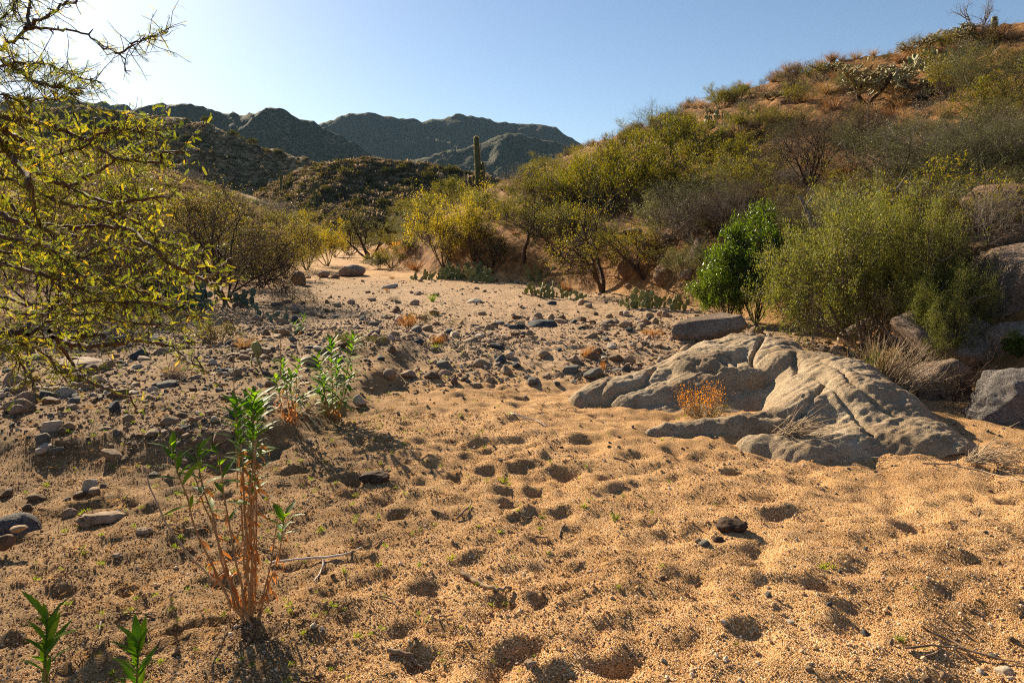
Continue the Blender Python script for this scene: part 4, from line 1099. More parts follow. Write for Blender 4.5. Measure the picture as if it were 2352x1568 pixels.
L_SPINE = leafmat('spines', [(.32, .26, .13), (.45, .37, .20)], .5, tint=(.7, .62, .45))

def pad_mesh(seed, mat, w=.8, t=.09):
    """one flat egg-shaped cactus pad, unit height, standing on its narrow end"""
    rng = np.random.RandomState(seed); nu, nv = 14, 6
    mb = MB(); v = []
    a = np.arange(nu) * 2 * math.pi / nu
    prof = [(1.0, 0.0), (.93, .55), (.6, .95)]
    rings = []
    for s in (1, -1):
        pass
    def ring(k, y):
        z = .5 - np.cos(a) * .5 * k; x = np.sin(a) * .5 * w * k * (1 - .28 * (1 - (.5 - np.cos(a) * .5)) ** 1.5) 
        return np.stack([x, np.full(nu, y), (z - .5) * 1.0 + .5], -1)
    for k, y in [(.0, 1), (.55, .95), (.9, .55), (1.0, 0), (.9, -.55), (.55, -.95), (.0, -1)]:
        rings.append(ring(max(k, .01), y * t * .5))
    V = np.concatenate(rings)
    ii = np.arange(len(rings) * nu).reshape(len(rings), nu)
    f = np.stack([ii[:-1, :], np.roll(ii[:-1, :], -1, 1), np.roll(ii[1:, :], -1, 1), ii[1:, :]], -1).reshape(-1, 4)
    mb.add(V, f4=f)
    # spines round the rim and in rows over both faces
    n = 70
    aa = rng.uniform(0, 6.28, n); kk = np.where(rng.rand(n) < .55, 1.0, rng.uniform(.1, .95, n)); sgn = rng.choice([-1, 1], n)
    base = np.stack([np.sin(aa) * .5 * w * kk * .93, sgn * t * .5 * np.sqrt(np.clip(1 - kk ** 2, 0, 1)), .5 - np.cos(aa) * .5 * kk], -1)
    d = np.stack([np.sin(aa) * kk, sgn * (1.2 - kk), -np.cos(aa) * kk], -1) + rng.normal(size=(n, 3)) * .4
    vv, ff = leaf_quads(base, d, .10, .012, rng)
    me = mk_mesh('pad', np.concatenate([V, vv]), [np.concatenate([f, ff + len(V)])], mat)
    me.materials.append(L_SPINE)
    mi = np.zeros(len(f) + len(ff), dtype=np.int32); mi[len(f):] = 1
    me.polygons.foreach_set('material_index', mi)
    return me
PADS = {'g': [pad_mesh(i, M_PAD) for i in range(3)], 'b': [pad_mesh(i + 9, M_PADB) for i in range(3)]}
def prickly(dx, dy, w, h, npads, seed, label=None, desc=None, col='g', padh=None, D=None, group='prickly pear cacti along the banks', at=None):
    """prickly pear: pads stacked upon pads, each pad an object"""
    rng = np.random.RandomState(seed)
    g = (np.array([at[0], at[1], gz(*at)]) if at is not None else (G(dx, dy) if D is None else P(dx, dy, D))); k = g[1] / F
    W, H = w * k, h * k; ph = padh * k if padh else H * .42
    o = empty('prickly_pear', g, 0)
    if label: tag(o, label, 'cactus', group)
    else: later_label(o, desc or 'clump of flat green cactus pads', 'cactus', g[0], g[1], group)
    made = []
    npads = int(npads * 1.5) if npads > 5 else npads; ph *= .9 if npads > 5 else 1
    nb = max(2, int(npads * .35))
    for i in range(nb):
        x = (i + .5) / nb * W - W / 2 + rng.normal() * W * .04; y = rng.uniform(-.5, .5) * W * .35
        made.append((np.array([x, y, -ph * .08]), rng.normal() * .22 + .25 * x / max(W, .01), rng.uniform(-1.2, 1.2), ph * rng.uniform(.8, 1.1), 0))
    tries = 0
    while len(made) < npads and tries < 900:
        tries += 1
        b, lean, yaw, s, lv = made[rng.randint(len(made))]
        if lv > 3: continue
        ax = np.array([math.sin(lean), 0, math.cos(lean)]); sidev = np.array([math.cos(lean), 0, -math.sin(lean)])
        side = rng.uniform(-1, 1); c, s_ = math.cos(yaw), math.sin(yaw)
        ax = np.array([ax[0] * c, ax[0] * s_, ax[2]]); sidev = np.array([sidev[0] * c, sidev[0] * s_, sidev[2]])
        p = b + ax * s * (.5 + .46 * math.sqrt(1 - side * side * .9)) + sidev * s * .34 * side
        if p[2] > H * .8 or abs(p[0]) > W * .55: continue
        made.append((p, lean + side * .65 + rng.normal() * .12, yaw + rng.normal() * .5, s * rng.uniform(.75, .98), lv + 1))
    for b, lean, yaw, s, lv in made:
        c = obj('pad', PADS[col][rng.randint(3)], o, b, (rng.normal() * .15, lean, yaw), s)
    return o

def spined_tube(mb, sp, pts, rad, ribs, rng, nspine, sl):
    pts = np.asarray(pts, float); n = len(pts)
    rad = np.asarray(rad, float); sides = ribs * 2
    d = np.gradient(pts, axis=0); d = unit(d)
    ref = np.array([.9, .2, .1]); u = unit(np.cross(d, ref)); w = np.cross(d, u)
    a = np.arange(sides) * 2 * math.pi / sides; rr = np.where(np.arange(sides) % 2 == 0, 1.0, .8)
    v = pts[:, None, :] + (u[:, None] * np.cos(a)[None, :, None] + w[:, None] * np.sin(a)[None, :, None]) * rad[:, None, None] * rr[None, :, None]
    i = np.arange(n - 1)[:, None] * sides; j = np.arange(sides)[None, :]; j2 = (j + 1) % sides
    mb.add(v.reshape(-1, 3), f4=np.stack([i + j, i + j2, i + sides + j2, i + sides + j], -1).reshape(-1, 4))
    t = rng.uniform(0, n - 1.001, nspine); ti = t.astype(int); tf = (t - ti)[:, None]; k = rng.randint(ribs, size=nspine) * 2
    b = v[ti, k] * (1 - tf) + v[np.minimum(ti + 1, n - 1), k] * tf
    out = unit(b - (pts[ti] * (1 - tf) + pts[np.minimum(ti + 1, n - 1)] * tf)) + rng.normal(size=(nspine, 3)) * .35
    vv, ff = leaf_quads(b, out, sl, sl * .16, rng); sp.add(vv, f4=ff)
def saguaro(dx, dy, h, arms, label, D=None, r=None, seed=1, spines=1800, name='saguaro', lean=0.0, group=None):
    """arms: (height fraction where it leaves, sideways reach, angle about the trunk, top height fraction)"""
    rng = np.random.RandomState(seed); g = G(dx, dy) if D is None else P(dx, dy, D)
    H = h * g[1] / F; r = r * g[1] / F if r else H * .045
    o = empty(name, (g[0], g[1], g[2] - .1), 0); tag(o, label, 'saguaro', group)
    def part(nm, pts, rad, ns):
        mb, sp = MB(), MB(); spined_tube(mb, sp, pts, rad, 12 if ns > 300 else 8, rng, ns, r * .3)
        me = mb.mesh(nm, M_SAG); c = obj(nm, me, o); obj('spines', sp.mesh('spines', L_SPINE, False), c)['kind'] = 'stuff'
    t = np.linspace(0, 1, 22); rr = r * (.82 + .2 * np.sin(t * 3.1)); rr[-1] = r * .12; rr[-2] = r * .6; t2 = t.copy(); t2[-1] = 1.0; t2[-2] = .993; t2[-3] = .975
    part('trunk', np.stack([lean * t2 * H + .02 * H * np.sin(t2 * 4), 0 * t2, t2 * H], -1), rr, spines)
    for (t0, reach, ang, top) in arms:
        c, s = math.cos(ang), math.sin(ang); R0 = reach * H
        ph = np.linspace(0, math.pi / 2, 7); px = R0 * np.sin(ph) if False else R0 * (1 - np.cos(ph)) ** .0 * np.sin(ph)
        pz = t0 * H + R0 * .9 * (1 - np.cos(ph))
        up = np.linspace(pz[-1], top * H, 8)[1:]
        px = np.concatenate([px, np.full(7, R0)]); pz = np.concatenate([pz, up])
        ra = np.full(len(px), r * .62); ra[0] = r * .4; ra[1] = r * .5; ra[-1] = r * .1; ra[-2] = r * .45; pz[-2] = pz[-1] - r * .25
        part('arm', np.stack([px * c + lean * t0 * H, px * s, pz], -1), ra, spines // 3)
    return o

def cholla_kind(seed, h=1.0):
    br = grow(seed, h, 5, 45, 3, (4, 4, 3), (1, .55, .32), .045, .25, .12, child_angle=(35, 70))
    rng = np.random.RandomState(seed); a, b, sp = MB(), MB(), MB()
    for pts, r, lv in br:
        rr = np.full(len(pts), {0: .04, 1: .034, 2: .026, 3: .02}[lv]) * np.where(np.arange(len(pts)) % 2, 1.0, .8)
        (a if lv == 0 else b).tube(pts, rr, 5)
    p, d = anchors(br, 1, 26, rng, 0)
    vv, ff = leaf_quads(p, unit(rng.normal(size=p.shape)), .052, .006, rng); sp.add(vv, f4=ff)
    return Plant('cholla', 'cactus', [('trunk', a.mesh('cholla_trunk', B_DARK)), ('branches', b.mesh('cholla_branch', M_CHOL)), ('spines', sp.mesh('cholla_spines', L_SPINE, False))], ['branches', 'spines'])
K['chol'] = cholla_kind(61); K['chol2'] = cholla_kind(64)

def yucca_kind(seed):
    rng = np.random.RandomState(seed); mb = MB()
    for i in range(150):
        a = rng.uniform(0, 6.28); el = R(rng.uniform(5, 88)); d = np.array([math.cos(a) * math.cos(el), math.sin(a) * math.cos(el), math.sin(el)])
        L = rng.uniform(.7, 1.0); s = unit(np.cross(d, [0, 0, 1.0])) * .016
        m = d * L * .5; e = d * L + np.array([0, 0, -.12]) * (1 - math.sin(el))
        mb.add([-s * .8, s * .8, m + s, m - s, e], f3=[(3, 2, 4)], f4=[(0, 1, 2, 3)])
    return Plant('yucca', 'yucca', [('leaves', mb.mesh('yucca_leaves', leafmat('leaf_yucca', [(.05, .085, .03), (.09, .13, .045), (.14, .17, .06)], .3, rough=.4), False))], ['leaves'])
K['yucca'] = yucca_kind(71)

def merged(pl, name):
    """all parts of a plant as one mesh, for masses of brush"""
    V, Fs, mi, mats, off = [], {}, {}, [], 0
    for k, (nm, me) in enumerate(pl.parts):
        c = np.empty(len(me.vertices) * 3, dtype=np.float32); me.vertices.foreach_get('co', c); V.append(c.reshape(-1, 3))
        n = len(me.polygons); tot = np.empty(n, dtype=np.int32); me.polygons.foreach_get('loop_total', tot); li = np.empty(len(me.loops), dtype=np.int32); me.loops.foreach_get('vertex_index', li)
        st = np.concatenate([[0], np.cumsum(tot)[:-1]])
        for s_ in (3, 4):
            q = np.nonzero(tot == s_)[0]
            if len(q): Fs.setdefault(s_, []).append(li[st[q][:, None] + np.arange(s_)[None]] + off); mi.setdefault(s_, []).append(np.full(len(q), k))
        off += len(me.vertices); mats.append(me.materials[0])
    ks = sorted(Fs); m = mk_mesh(name, np.concatenate(V), [np.concatenate(Fs[q]) for q in ks], None, smooth=False)
    for x in mats: m.materials.append(x)
    m.polygons.foreach_set('material_index', np.concatenate([np.concatenate(mi[q]) for q in ks]).astype(np.int32))
    return m
# ------------------------------------------------------------------ places that labels can refer to
def lm(phrase, dx, dy, D=None):
    g = G(dx, dy) if D is None else P(dx, dy, D); LANDMARKS.append((phrase, g[0], g[1]))
for q in [('the tall many-armed saguaro', 1095, 458), ('the leafy green bush', 1715, 745), ('the outcrop', 1700, 900), ('the golden tuft', 940, 750), ('the dark-trunked mesquite', 1385, 670), ('the branchy valley tree', 850, 592),
          ('the long dark slate slab', 1243, 745), ('the twin leafy weeds', 740, 960), ('the tall weed clump', 570, 1420), ('the big smooth boulder', 42, 1268), ('the lone two-lobed cactus', 590, 835), ('the dark twiggy tree', 520, 680),
          ('the bank yucca', 1605, 440), ('the dead dark shrub', 1860, 420), ('the big cactus thicket', 1060, 635), ('the leaning cholla', 1990, 225), ('the saguaro stub', 2280, 80), ('the broad mesquite shrub', 2010, 770),
          ('the driftwood stick', 1110, 1345), ('the dark sand hollow', 1780, 1195), ('the yellow-green mesquites', 1030, 600), ('the far green tuft', 993, 690), ('the forked stick', 2150, 1480), ('the upright dark block', 257, 946), ('the white-grey terrace stone', 113, 985)]:
    lm(*q)

# ------------------------------------------------------------------ trees of the right bank
def T(kind, dx, dy, w, h, label=None, rz=None, **k): return K[kind].place(dx, dy, w, h, label=label, rz=rz, **k)
T('mesq2', 1385, 672, 215, 225, 'dark-trunked mesquite at the foot of the crumbling bank', 20)
T('open', 848, 594, 150, 118, 'open branchy mesquite with curving trunks at the far end of the wash', 40)
T('twiggy', 520, 690, 330, 270, 'dark tangled twiggy tree hanging over the left edge of the wash', 60)
T('twiggy', 600, 660, 150, 150, 'lower tangle of drooping dark twigs beside the big twiggy tree', 160)
T('yel', 655, 640, 90, 120, 'bright yellow-green foliage glowing behind the twiggy tree', 10)
T('yel', 705, 620, 120, 130, 'yellow-green mesquite left of the branchy tree', 80)
T('yel', 752, 610, 90, 105, 'smaller yellow-green mesquite touching the branchy tree', 200)
T('yel', 1020, 612, 170, 165, 'bright yellow-green mesquite above the big cactus thicket', 30)
T('yel', 1090, 600, 130, 170, 'yellow-green mesquite below the tall saguaro', 100)
T('mesq2', 1205, 600, 190, 160, 'mesquite with several dark leaning trunks behind the cactus thicket', 200)
T('mesq', 1290, 590, 150, 130, 'loose green mesquite between two dark-trunked ones', 90)
T('open', 1130, 625, 130, 90, 'leafless branching mesquite reaching over the cactus thicket', 300)
T('mesq', 1480, 640, 150, 130, 'ragged mesquite bush against the crumbling bank', 140)
T('bushy', 900, 615, 110, 50, 'low grey-green bush beside the branchy tree')
T('sage', 870, 618, 70, 30, 'pale low bush before the branchy tree trunk')
for q in [(800, 585, 60, 40), (840, 572, 70, 36), (905, 575, 70, 44), (770, 590, 50, 46), (940, 585, 70, 50), (870, 560, 60, 40), (820, 555, 60, 36), (900, 548, 70, 36), (780, 560, 60, 40)]:
    K[['bushy', 'sage', 'mesq'][q[0] // 10 % 3]].place(*q, desc='dull olive bush', group='bushes in the valley mouth')
T('gold', 872, 590, 46, 26, 'small golden-flowered bush beside the branchy tree')
T('gold', 925, 590, 60, 46, 'rust and gold bush behind the branchy tree')
T('mesq', 450, 590, 200, 150, 'green-yellow bush rising above the dark twiggy tree', 20)
T('mesq2', 440, 620, 180, 170, 'yellow-green bush behind the near branches', 120)
T('mesq', 250, 640, 260, 260, 'shaded bush behind the near mesquite branches', 70)
T('twiggy', 330, 700, 260, 210, 'dark brush behind the prickly pear on the left bank', 210)
T('twiggy', 120, 720, 320, 260, 'dark tangled brush deep behind the near branches', 30)
T('bushy', 60, 560, 240, 160, 'olive bush on the left slope behind the near branches', 30)
# leafy bush with glossy hanging leaves
def leafy(dx, dy, w, h):
    br = grow(81, 2.0, 11, 42, 3, (8, 7, 4), (1, .42, .22), .025, .2, .12)
    a, b = split_tubes(br)
    rng = np.random.RandomState(82); p, d = anchors(br, 1, 12, rng, .2)
    p = p + rng.normal(size=p.shape) * .05
    dd = d * .5 + rng.normal(size=d.shape) * .5; dd[:, 2] -= .55
    n = len(p); s = rng.uniform(.7, 1.25, n)
    v, f = leaf_quads(p, dd, .075 * s, .036 * s, rng, fold=.35)
    pl = Plant('leafy_bush', 'bush', [('trunk', a.mesh('leafy_trunk', B_DARK)), ('twigs', b.mesh('leafy_twigs', B_TWIG)), ('crown', mk_mesh('leafy_crown', v, [f], L_GREEN, smooth=False))], ['twigs', 'crown'])
    return pl
LB = leafy(0, 0, 0, 0)
LB.place(1735, 742, 190, 262, label='dense glossy vivid green bush, the greenest in the wash', rz=0)
LB.place(1670, 738, 130, 165, label='lower lobe of glossy green bush beside the greenest one', rz=120)
LB.place(2340, 820, 70, 60, label='sprig of green leaves growing among shaded boulders', rz=60)
# the spreading mesquite shrub beside the outcrop: own shape, with a tangle of bare dark branches below
br = grow(91, 2.0, 9, 52, 3, (9, 8, 6), (1, .52, .28), .04, .24, .05, .02)
br2 = grow(92, 1.7, 12, 74, 3, (7, 6, 5), (1, .6, .34), .03, .30, -.06, .14)
a, b = split_tubes(br); a2, b2 = split_tubes(br2)
v, f = foliage(br, 2, 30, .052, .013, 93, jit=.045); v, f = thin_out(v, 93, .3)
HM = Plant('mesquite_shrub', 'shrub', [('trunk', a.mesh('mesquite_trunk', B_GREY)), ('twigs', b.mesh('mesquite_twigs', B_TWIG)), ('crown', mk_mesh('mesquite_crown', v, [f], L_SAGE, smooth=False))], ['twigs', 'crown'])
HM.place(1985, 800, 385, 350, label='broad grey-green mesquite shrub spreading beside the outcrop', rz=15)
HM.place(1930, 760, 230, 230, label='paler leafy side of the mesquite next to the glossy green bush', rz=200)
HT = Plant('bare_shrub', 'shrub', [('trunk', a2.mesh('bare_trunk', B_DARK)), ('twigs', b2.mesh('bare_twigs', B_DARK))], ['twigs'])
HT.place(2110, 880, 330, 190, label='tangle of bare dark branches hanging over the gully', rz=0)
HT.place(2080, 850, 300, 170, label='second dark tangle of branches, just behind the broom-like stems', rz=70)
HT.place(2190, 920, 240, 170, label='lowest mat of bare twigs at the mouth of the gully', rz=200)
HM.place(2090, 790, 260, 320, label='denser dark middle of the mesquite above the gully', rz=250)
HM.place(2140, 850, 200, 230, label='shaded arm of mesquite reaching over the dark gully', rz=100)
HT.place(2190, 790, 300, 150, label='bare dark twigs reaching across the square-edged boulder', rz=140)
T('mesq', 2200, 730, 160, 90, 'green twigs spreading in front of the square-edged boulder', 45)
# dry spray of pale stems over the outcrop's right shoulder
def spray(seed, n, h, lean, mat, spread=.9, curl=.3, r=.0035, branch=3):
    rng = np.random.RandomState(seed); mb = MB()
    for i in range(n):
        d = unit(np.array([lean[0], lean[1], lean[2]]) + rng.normal(size=3) * spread * .45); p = rng.normal(size=3) * .03; p[2] = abs(p[2]) * .3
        L = h * rng.uniform(.5, 1.1); pts = [p]; q = p
        for k in range(5):
            d = unit(d + rng.normal(size=3) * .1 + np.array([0, 0, curl * .2])); q = q + d * L / 5; pts.append(q)
        mb.tube(np.array(pts), r * np.linspace(1, .4, 6), 3, cap=False)
        for j in range(branch):
            k = rng.randint(2, 5); bp = pts[k]; bd = unit(d + rng.normal(size=3) * .45); bl = L * rng.uniform(.15, .35)
            mb.tube(np.array([bp, bp + bd * bl * .5, bp + unit(bd + [0, 0, .2]) * bl]), r * .6 * np.array([1, .7, .4]), 3, cap=False)
    return mb
g = P(2010, 905, 6.2)
o = empty('broom_shrub', (g[0], g[1], oz(g[0], g[1]) - .02), 0); tag(o, 'fan of dry pale broom-like stems growing from the shoulder of the outcrop', 'shrub')
spray(5, 230, .62, (.55, -.35, .42), B_PALE, 1.1, .1).obj('dry_stems', B_PALE, o)['kind'] = 'stuff'
spray(6, 110, .5, (.1, -.1, 1.0), B_PALE, .9).obj('upright_stems', barkmat('stem_tan', (.28, .17, .07), (.45, .30, .13), 20), o)['kind'] = 'stuff'
spray(7, 40, .45, (-.25, -.1, 1.0), L_GRASS, .6).obj('green_stems', L_GRASS, o)['kind'] = 'stuff'
# ------------------------------------------------------------------ shrubs and trees on the right slope
RS = 'bushes on the slope right of the wash'
for q in [('palo', 2150, 470, 330, 200, 'grey-green palo verde with fine twigs above the mesquite shrub', 0), ('palo', 2260, 420, 230, 200, 'palo verde reaching the edge of the slope', 90), ('palo', 1990, 400, 170, 130, 'thin grey-green palo verde behind the dead shrub', 30),
          ('palo', 2290, 250, 230, 150, 'olive palo verde high on the slope', 50), ('bushy', 2180, 230, 120, 110, 'olive bush under the chollas near the ridge', 10),
          ('dead', 1858, 432, 210, 175, 'dead dark shrub with bare branches in mid-slope', 0), ('dead', 1960, 345, 120, 80, 'smaller dead shrub uphill of the big dead one', 90), ('dead', 1750, 430, 120, 90, 'brown leafless shrub left of the dead dark one', 200),
          ('grey', 1600, 560, 210, 120, 'wide grey dry shrub draped over the bank above the leafy green bush', 0), ('grey', 1690, 520, 120, 80, 'grey dry shrub next to the wide one', 60), ('sage', 1560, 640, 100, 80, 'pale green bush at the foot of the crumbling bank', 0),
          ('sage', 1620, 640, 100, 90, 'grey-green bush between the bank and the leafy green bush', 60), ('sage', 1880, 560, 200, 110, 'sage-coloured bush above the mesquite shrub', 90), ('sage', 2130, 540, 260, 120, 'sage-green bush before the overhanging boulder', 10), ('mesq', 1780, 510, 130, 90, 'feathery green bush under the dead shrub', 60),
          ('bushy2', 1400, 500, 200, 170, 'large green broom-like bush above the dark-trunked mesquite', 0), ('bushy2', 1330, 490, 150, 130, 'yellow-green broom-like bush next to the large one', 60), ('bushy2', 1480, 490, 180, 160, 'dark green broom-like bush uphill of the dark-trunked mesquite', 120),
          ('bushy', 1260, 480, 140, 100, 'low yellow-olive bush right of the tall saguaro', 0), ('bushy', 1560, 470, 170, 110, 'olive bush around the yucca', 30), ('bushy2', 1560, 380, 200, 110, 'green bush on the skyline below the prickly pears', 200), ('bushy', 1650, 400, 170, 100, 'yellowish bush uphill of the yucca', 90),
          ('palo', 1515, 350, 100, 112, 'upright green tree on the skyline', 20), ('bushy2', 1575, 330, 80, 66, 'green bush on the skyline beside the upright tree', 50), ('bushy', 1460, 350, 90, 70, 'sparse green bush left of the upright tree', 50), ('dead', 1430, 360, 60, 60, 'bare pale twigs against the sky', 20),
          ('dead', 1400, 390, 70, 60, 'bare twiggy shrub against the far mountain', 120), ('bushy', 1370, 440, 120, 90, 'yellow-green bush below the bare twigs', 70), ('bushy', 1310, 430, 90, 60, 'small olive bush at the end of the ridge', 20),
          ('bushy2', 1222, 432, 66, 56, 'round olive bush on its own between saguaro and ridge', 0), ('bushy', 1170, 450, 60, 34, 'small bush right of the saguaro foot', 0), ('bushy2', 1040, 470, 90, 60, 'green broom-like bush left of the saguaro foot', 0), ('bushy2', 985, 480, 110, 46, 'long low green bush left of the saguaro', 70),
          ('bushy', 950, 500, 100, 50, 'pale olive bush before the brushy hill', 10), ('bushy', 1130, 500, 150, 60, 'olive bush above the yellow-green mesquites', 60), ('bushy', 1200, 520, 130, 70, 'dull green bush in the middle of the bank', 0), ('sage', 1300, 540, 120, 60, 'grey-green bush on the bank above the dark-trunked mesquite', 40),
          ('bushy', 1690, 300, 60, 44, 'small dark bush under the ridge prickly pears', 20), ('bushy', 1735, 310, 100, 64, 'dark round bush on open orange soil', 80), ('bushy', 1815, 300, 90, 50, 'olive bush right of the dark round one', 10), ('bushy2', 1655, 250, 60, 40, 'grey-green feathery bush on the skyline', 0), ('bushy2', 1700, 232, 60, 34, 'feathery olive bush high on the skyline', 60),
          ('dead', 1822, 205, 70, 54, 'sparse dark bush on the skyline', 0), ('bushy', 1880, 190, 90, 36, 'golden-green bush on the skyline', 0), ('bushy', 2180, 115, 80, 40, 'dark bush beneath the ridge cactus row', 0), ('dead', 2250, 95, 70, 34, 'dark tangle around the saguaro stub', 40),
          ('sage', 1750, 560, 120, 60, 'sage bush directly above the leafy green bush', 0), ('mesq', 1850, 640, 150, 110, 'yellowish mesquite between the leafy green bush and the shrub', 0), ('grey', 1960, 480, 150, 80, 'grey twiggy shrub in the slope hollow', 10), ('grey', 2060, 330, 130, 60, 'dry grey shrub above the palo verde', 0),
          ('mesq', 2330, 560, 150, 90, 'green feathery bush beside the tilted slab', 0), ('sage', 2320, 470, 200, 80, 'green bush on top of the overhanging boulder', 60)]:
    T(*q[:5], q[5], q[6], group=RS)
o = K['yucca'].place(1600, 442, 76, 44, label='spiky green yucca standing on the bank', rz=0)
K['yucca'].place(1565, 445, 44, 26, label='smaller yucca at the side of the spiky one', rz=40)
for q in [('chol', 1990, 236, 120, 66, 'leaning pale cholla on the open slope'), ('chol2', 2120, 228, 140, 84, 'largest cholla, pale branches over a dark base'), ('chol2', 2060, 205, 90, 54, 'cholla between the two larger ones'), ('chol', 2232, 102, 60, 36, 'bright pale cholla under the dead tree on the ridge'), ('chol2', 2165, 100, 60, 30, 'dark cholla on the skyline left of the dead tree'),
          ('chol', 2110, 122, 60, 22, 'low cholla on the skyline'), ('chol', 1905, 180, 60, 28, 'bare cholla branches on the skyline'), ('chol2', 1640, 262, 46, 16, 'small straw-coloured cholla on the skyline'), ('chol', 1770, 230, 40, 16, 'tiny cholla on the skyline')]:
    K[q[0]].place(q[1], q[2], q[3], q[4], label=q[5], group='chollas on the ridge slope')
# more bushes filling the slope, seen between the ones above
fr = np.random.RandomState(88); made_ = 0
while made_ < 44:
    if made_ < 20: dx, dy = fr.uniform(1680, 2350), fr.uniform(290, 600)
    else: dx, dy = fr.uniform(1180, 1700), fr.uniform(400, 610)
    g = G(dx, dy)
    if g[1] > 90 or g[0] < xfoot(g[1]) + 1.0: continue
    kd = fr.choice(['bushy', 'sage', 'grey', 'palo', 'mesq', 'bushy2', 'dead'], p=[.16, .2, .28, .12, .04, .06, .14]); hm = fr.uniform(.7, 1.5); k = g[1] / F
    K[kd].place(dx, dy, hm / k * fr.uniform(1.1, 1.7), hm / k, desc={'bushy': 'olive bush', 'sage': 'sage-coloured bush', 'grey': 'dry grey shrub', 'palo': 'fine-twigged green tree', 'mesq': 'feathery mesquite bush', 'bushy2': 'broom-like green bush', 'dead': 'bare dark shrub'}[kd], group=RS, at=(g[0], g[1]))
    made_ += 1
# prickly pears
PG = 'prickly pear cacti along the banks'
prickly(985, 642, 80, 28, 34, 1, 'low spread of small cactus pads, first part of the big thicket', padh=12)
prickly(1060, 640, 96, 52, 60, 2, 'big dense cactus thicket with many pale-rimmed pads', padh=17)
prickly(1105, 648, 62, 36, 18, 3, 'bright cactus clump in front of the dense thicket', padh=19)
prickly(1225, 676, 44, 28, 9, 4, 'small cactus clump of few pads at the wash edge', padh=18)
prickly(1268, 684, 62, 46, 17, 5, 'yellow-rimmed cactus clump below the dark-trunked mesquite', padh=19)
prickly(1320, 690, 40, 22, 7, 6, 'tiny cactus clump beside the dark-trunked mesquite', padh=16)
prickly(1240, 645, 60, 40, 16, 7, 'shaded cactus clump behind the yellow-rimmed one', padh=18)
prickly(1480, 706, 90, 44, 32, 8, 'wide cactus clump of upright pads left of the leafy green bush', padh=19)
prickly(1438, 704, 36, 22, 7, 9, 'few low pads beside the wide cactus clump', padh=15)
prickly(1556, 712, 42, 30, 8, 10, 'cactus clump with one white sunlit pad', padh=22)
prickly(432, 712, 100, 82, 40, 11, 'large blue-green cactus under the dark twiggy tree', col='b', padh=33)
prickly(375, 690, 100, 70, 26, 12, 'shaded blue-green cactus behind the near branches', col='b', padh=32)
prickly(560, 700, 50, 34, 9, 13, 'small blue cactus in the shade of the twiggy tree', col='b', padh=24)
prickly(595, 725, 40, 34, 6, 14, 'lone blue-green cactus of few pads on the stony ground', col='b', padh=20)
prickly(640, 738, 44, 26, 6, 15, 'sprawling low blue-green pads among cobbles', col='b', padh=22)
prickly(588, 842, 46, 50, 4, 16, 'lone two-lobed cactus, two large round pads above a smaller one', col='g', padh=34)
prickly(1650, 285, 66, 34, 26, 17, 'green cactus clump on the slope below the skyline', padh=14)
prickly(1720, 268, 40, 18, 8, 18, 'scattered pale cactus pads right of the slope clump', padh=11)
prickly(1770, 272, 46, 20, 7, 19, 'few bright cactus pads on orange soil', padh=11)
prickly(2125, 160, 70, 36, 30, 20, 'pale cactus pads catching sun near the ridge', padh=16)
prickly(2185, 140, 90, 36, 36, 21, 'long dark green row of cactus pads near the ridge', padh=16)
prickly(2240, 128, 60, 26, 16, 22, 'end of the ridge cactus row by the dead tree', padh=14)
prickly(2085, 180, 40, 22, 12, 23, 'white sunlit cactus pads downhill of the ridge row', padh=13)
prickly(2000, 152, 22, 20, 5, 24, 'two upright pads on the skyline', padh=14)
prickly(1975, 158, 14, 16, 3, 25, 'white single upright pad on the skyline', padh=13)
prickly(1280, 425, 50, 22, 10, 26, 'dusty cactus beside the round olive bush', padh=12)
# saguaros
saguaro(1094, 466, 149, [(.27, .10, math.pi, .42), (.27, .065, -.7, .57), (.25, .095, .1, .63), (.22, .115, .5, .60)], 'tall many-armed saguaro standing over the yellow-green mesquites', r=6.6, seed=2, spines=1600, lean=.02)
saguaro(645, 434, 50, [(.5, .12, math.pi, .72), (.45, .10, 0, .68)], 'saguaro with two upturned arms on the left slope', seed=3, spines=500, r=2.3, D=75, group='distant saguaros')
saguaro(722, 460, 48, [(.35, .22, math.pi, .62), (.35, .22, 0, .93)], 'candelabra saguaro low on the left slope', seed=4, spines=500, r=2.3, D=72, group='distant saguaros')
saguaro(305, 356, 38, [(.3, .12, math.pi, .58), (.3, .14, 0, .60)], 'saguaro with two arms seen through the near branches', seed=5, spines=400, r=2, D=85, group='distant saguaros')
saguaro(425, 385, 38, [(.4, .10, 0, .60)], 'slim one-armed saguaro above the left slope bushes', seed=6, spines=400, r=2, D=85, group='distant saguaros')
saguaro(515, 292, 14, [(.4, .2, 0, .8)], 'tiny saguaro on the skyline of the dark hill', D=204, seed=7, spines=100, r=.8, group='distant saguaros')
for i, (dx, dy, h, D, lb) in enumerate([(798, 372, 12, 150, 'thin distant saguaro on the hill crest'), (820, 368, 8, 150, 'shorter distant saguaro near the thin one'), (848, 365, 10, 150, 'distant saguaro right of the crest pair'), (1160, 420, 12, 141, 'distant saguaro stalk behind the saguaro arms'), (862, 500, 14, 60, 'young saguaro post above the branchy tree'), (925, 510, 12, 55, 'young saguaro post beyond the golden bush')]):
    saguaro(dx, dy, h, [], lb, D=D, seed=20 + i, spines=80, r=.9, group='distant saguaros')
saguaro(2280, 88, 50, [], 'stub of saguaro on the ridge, a thick ribbed column', seed=8, spines=700, r=6.5)
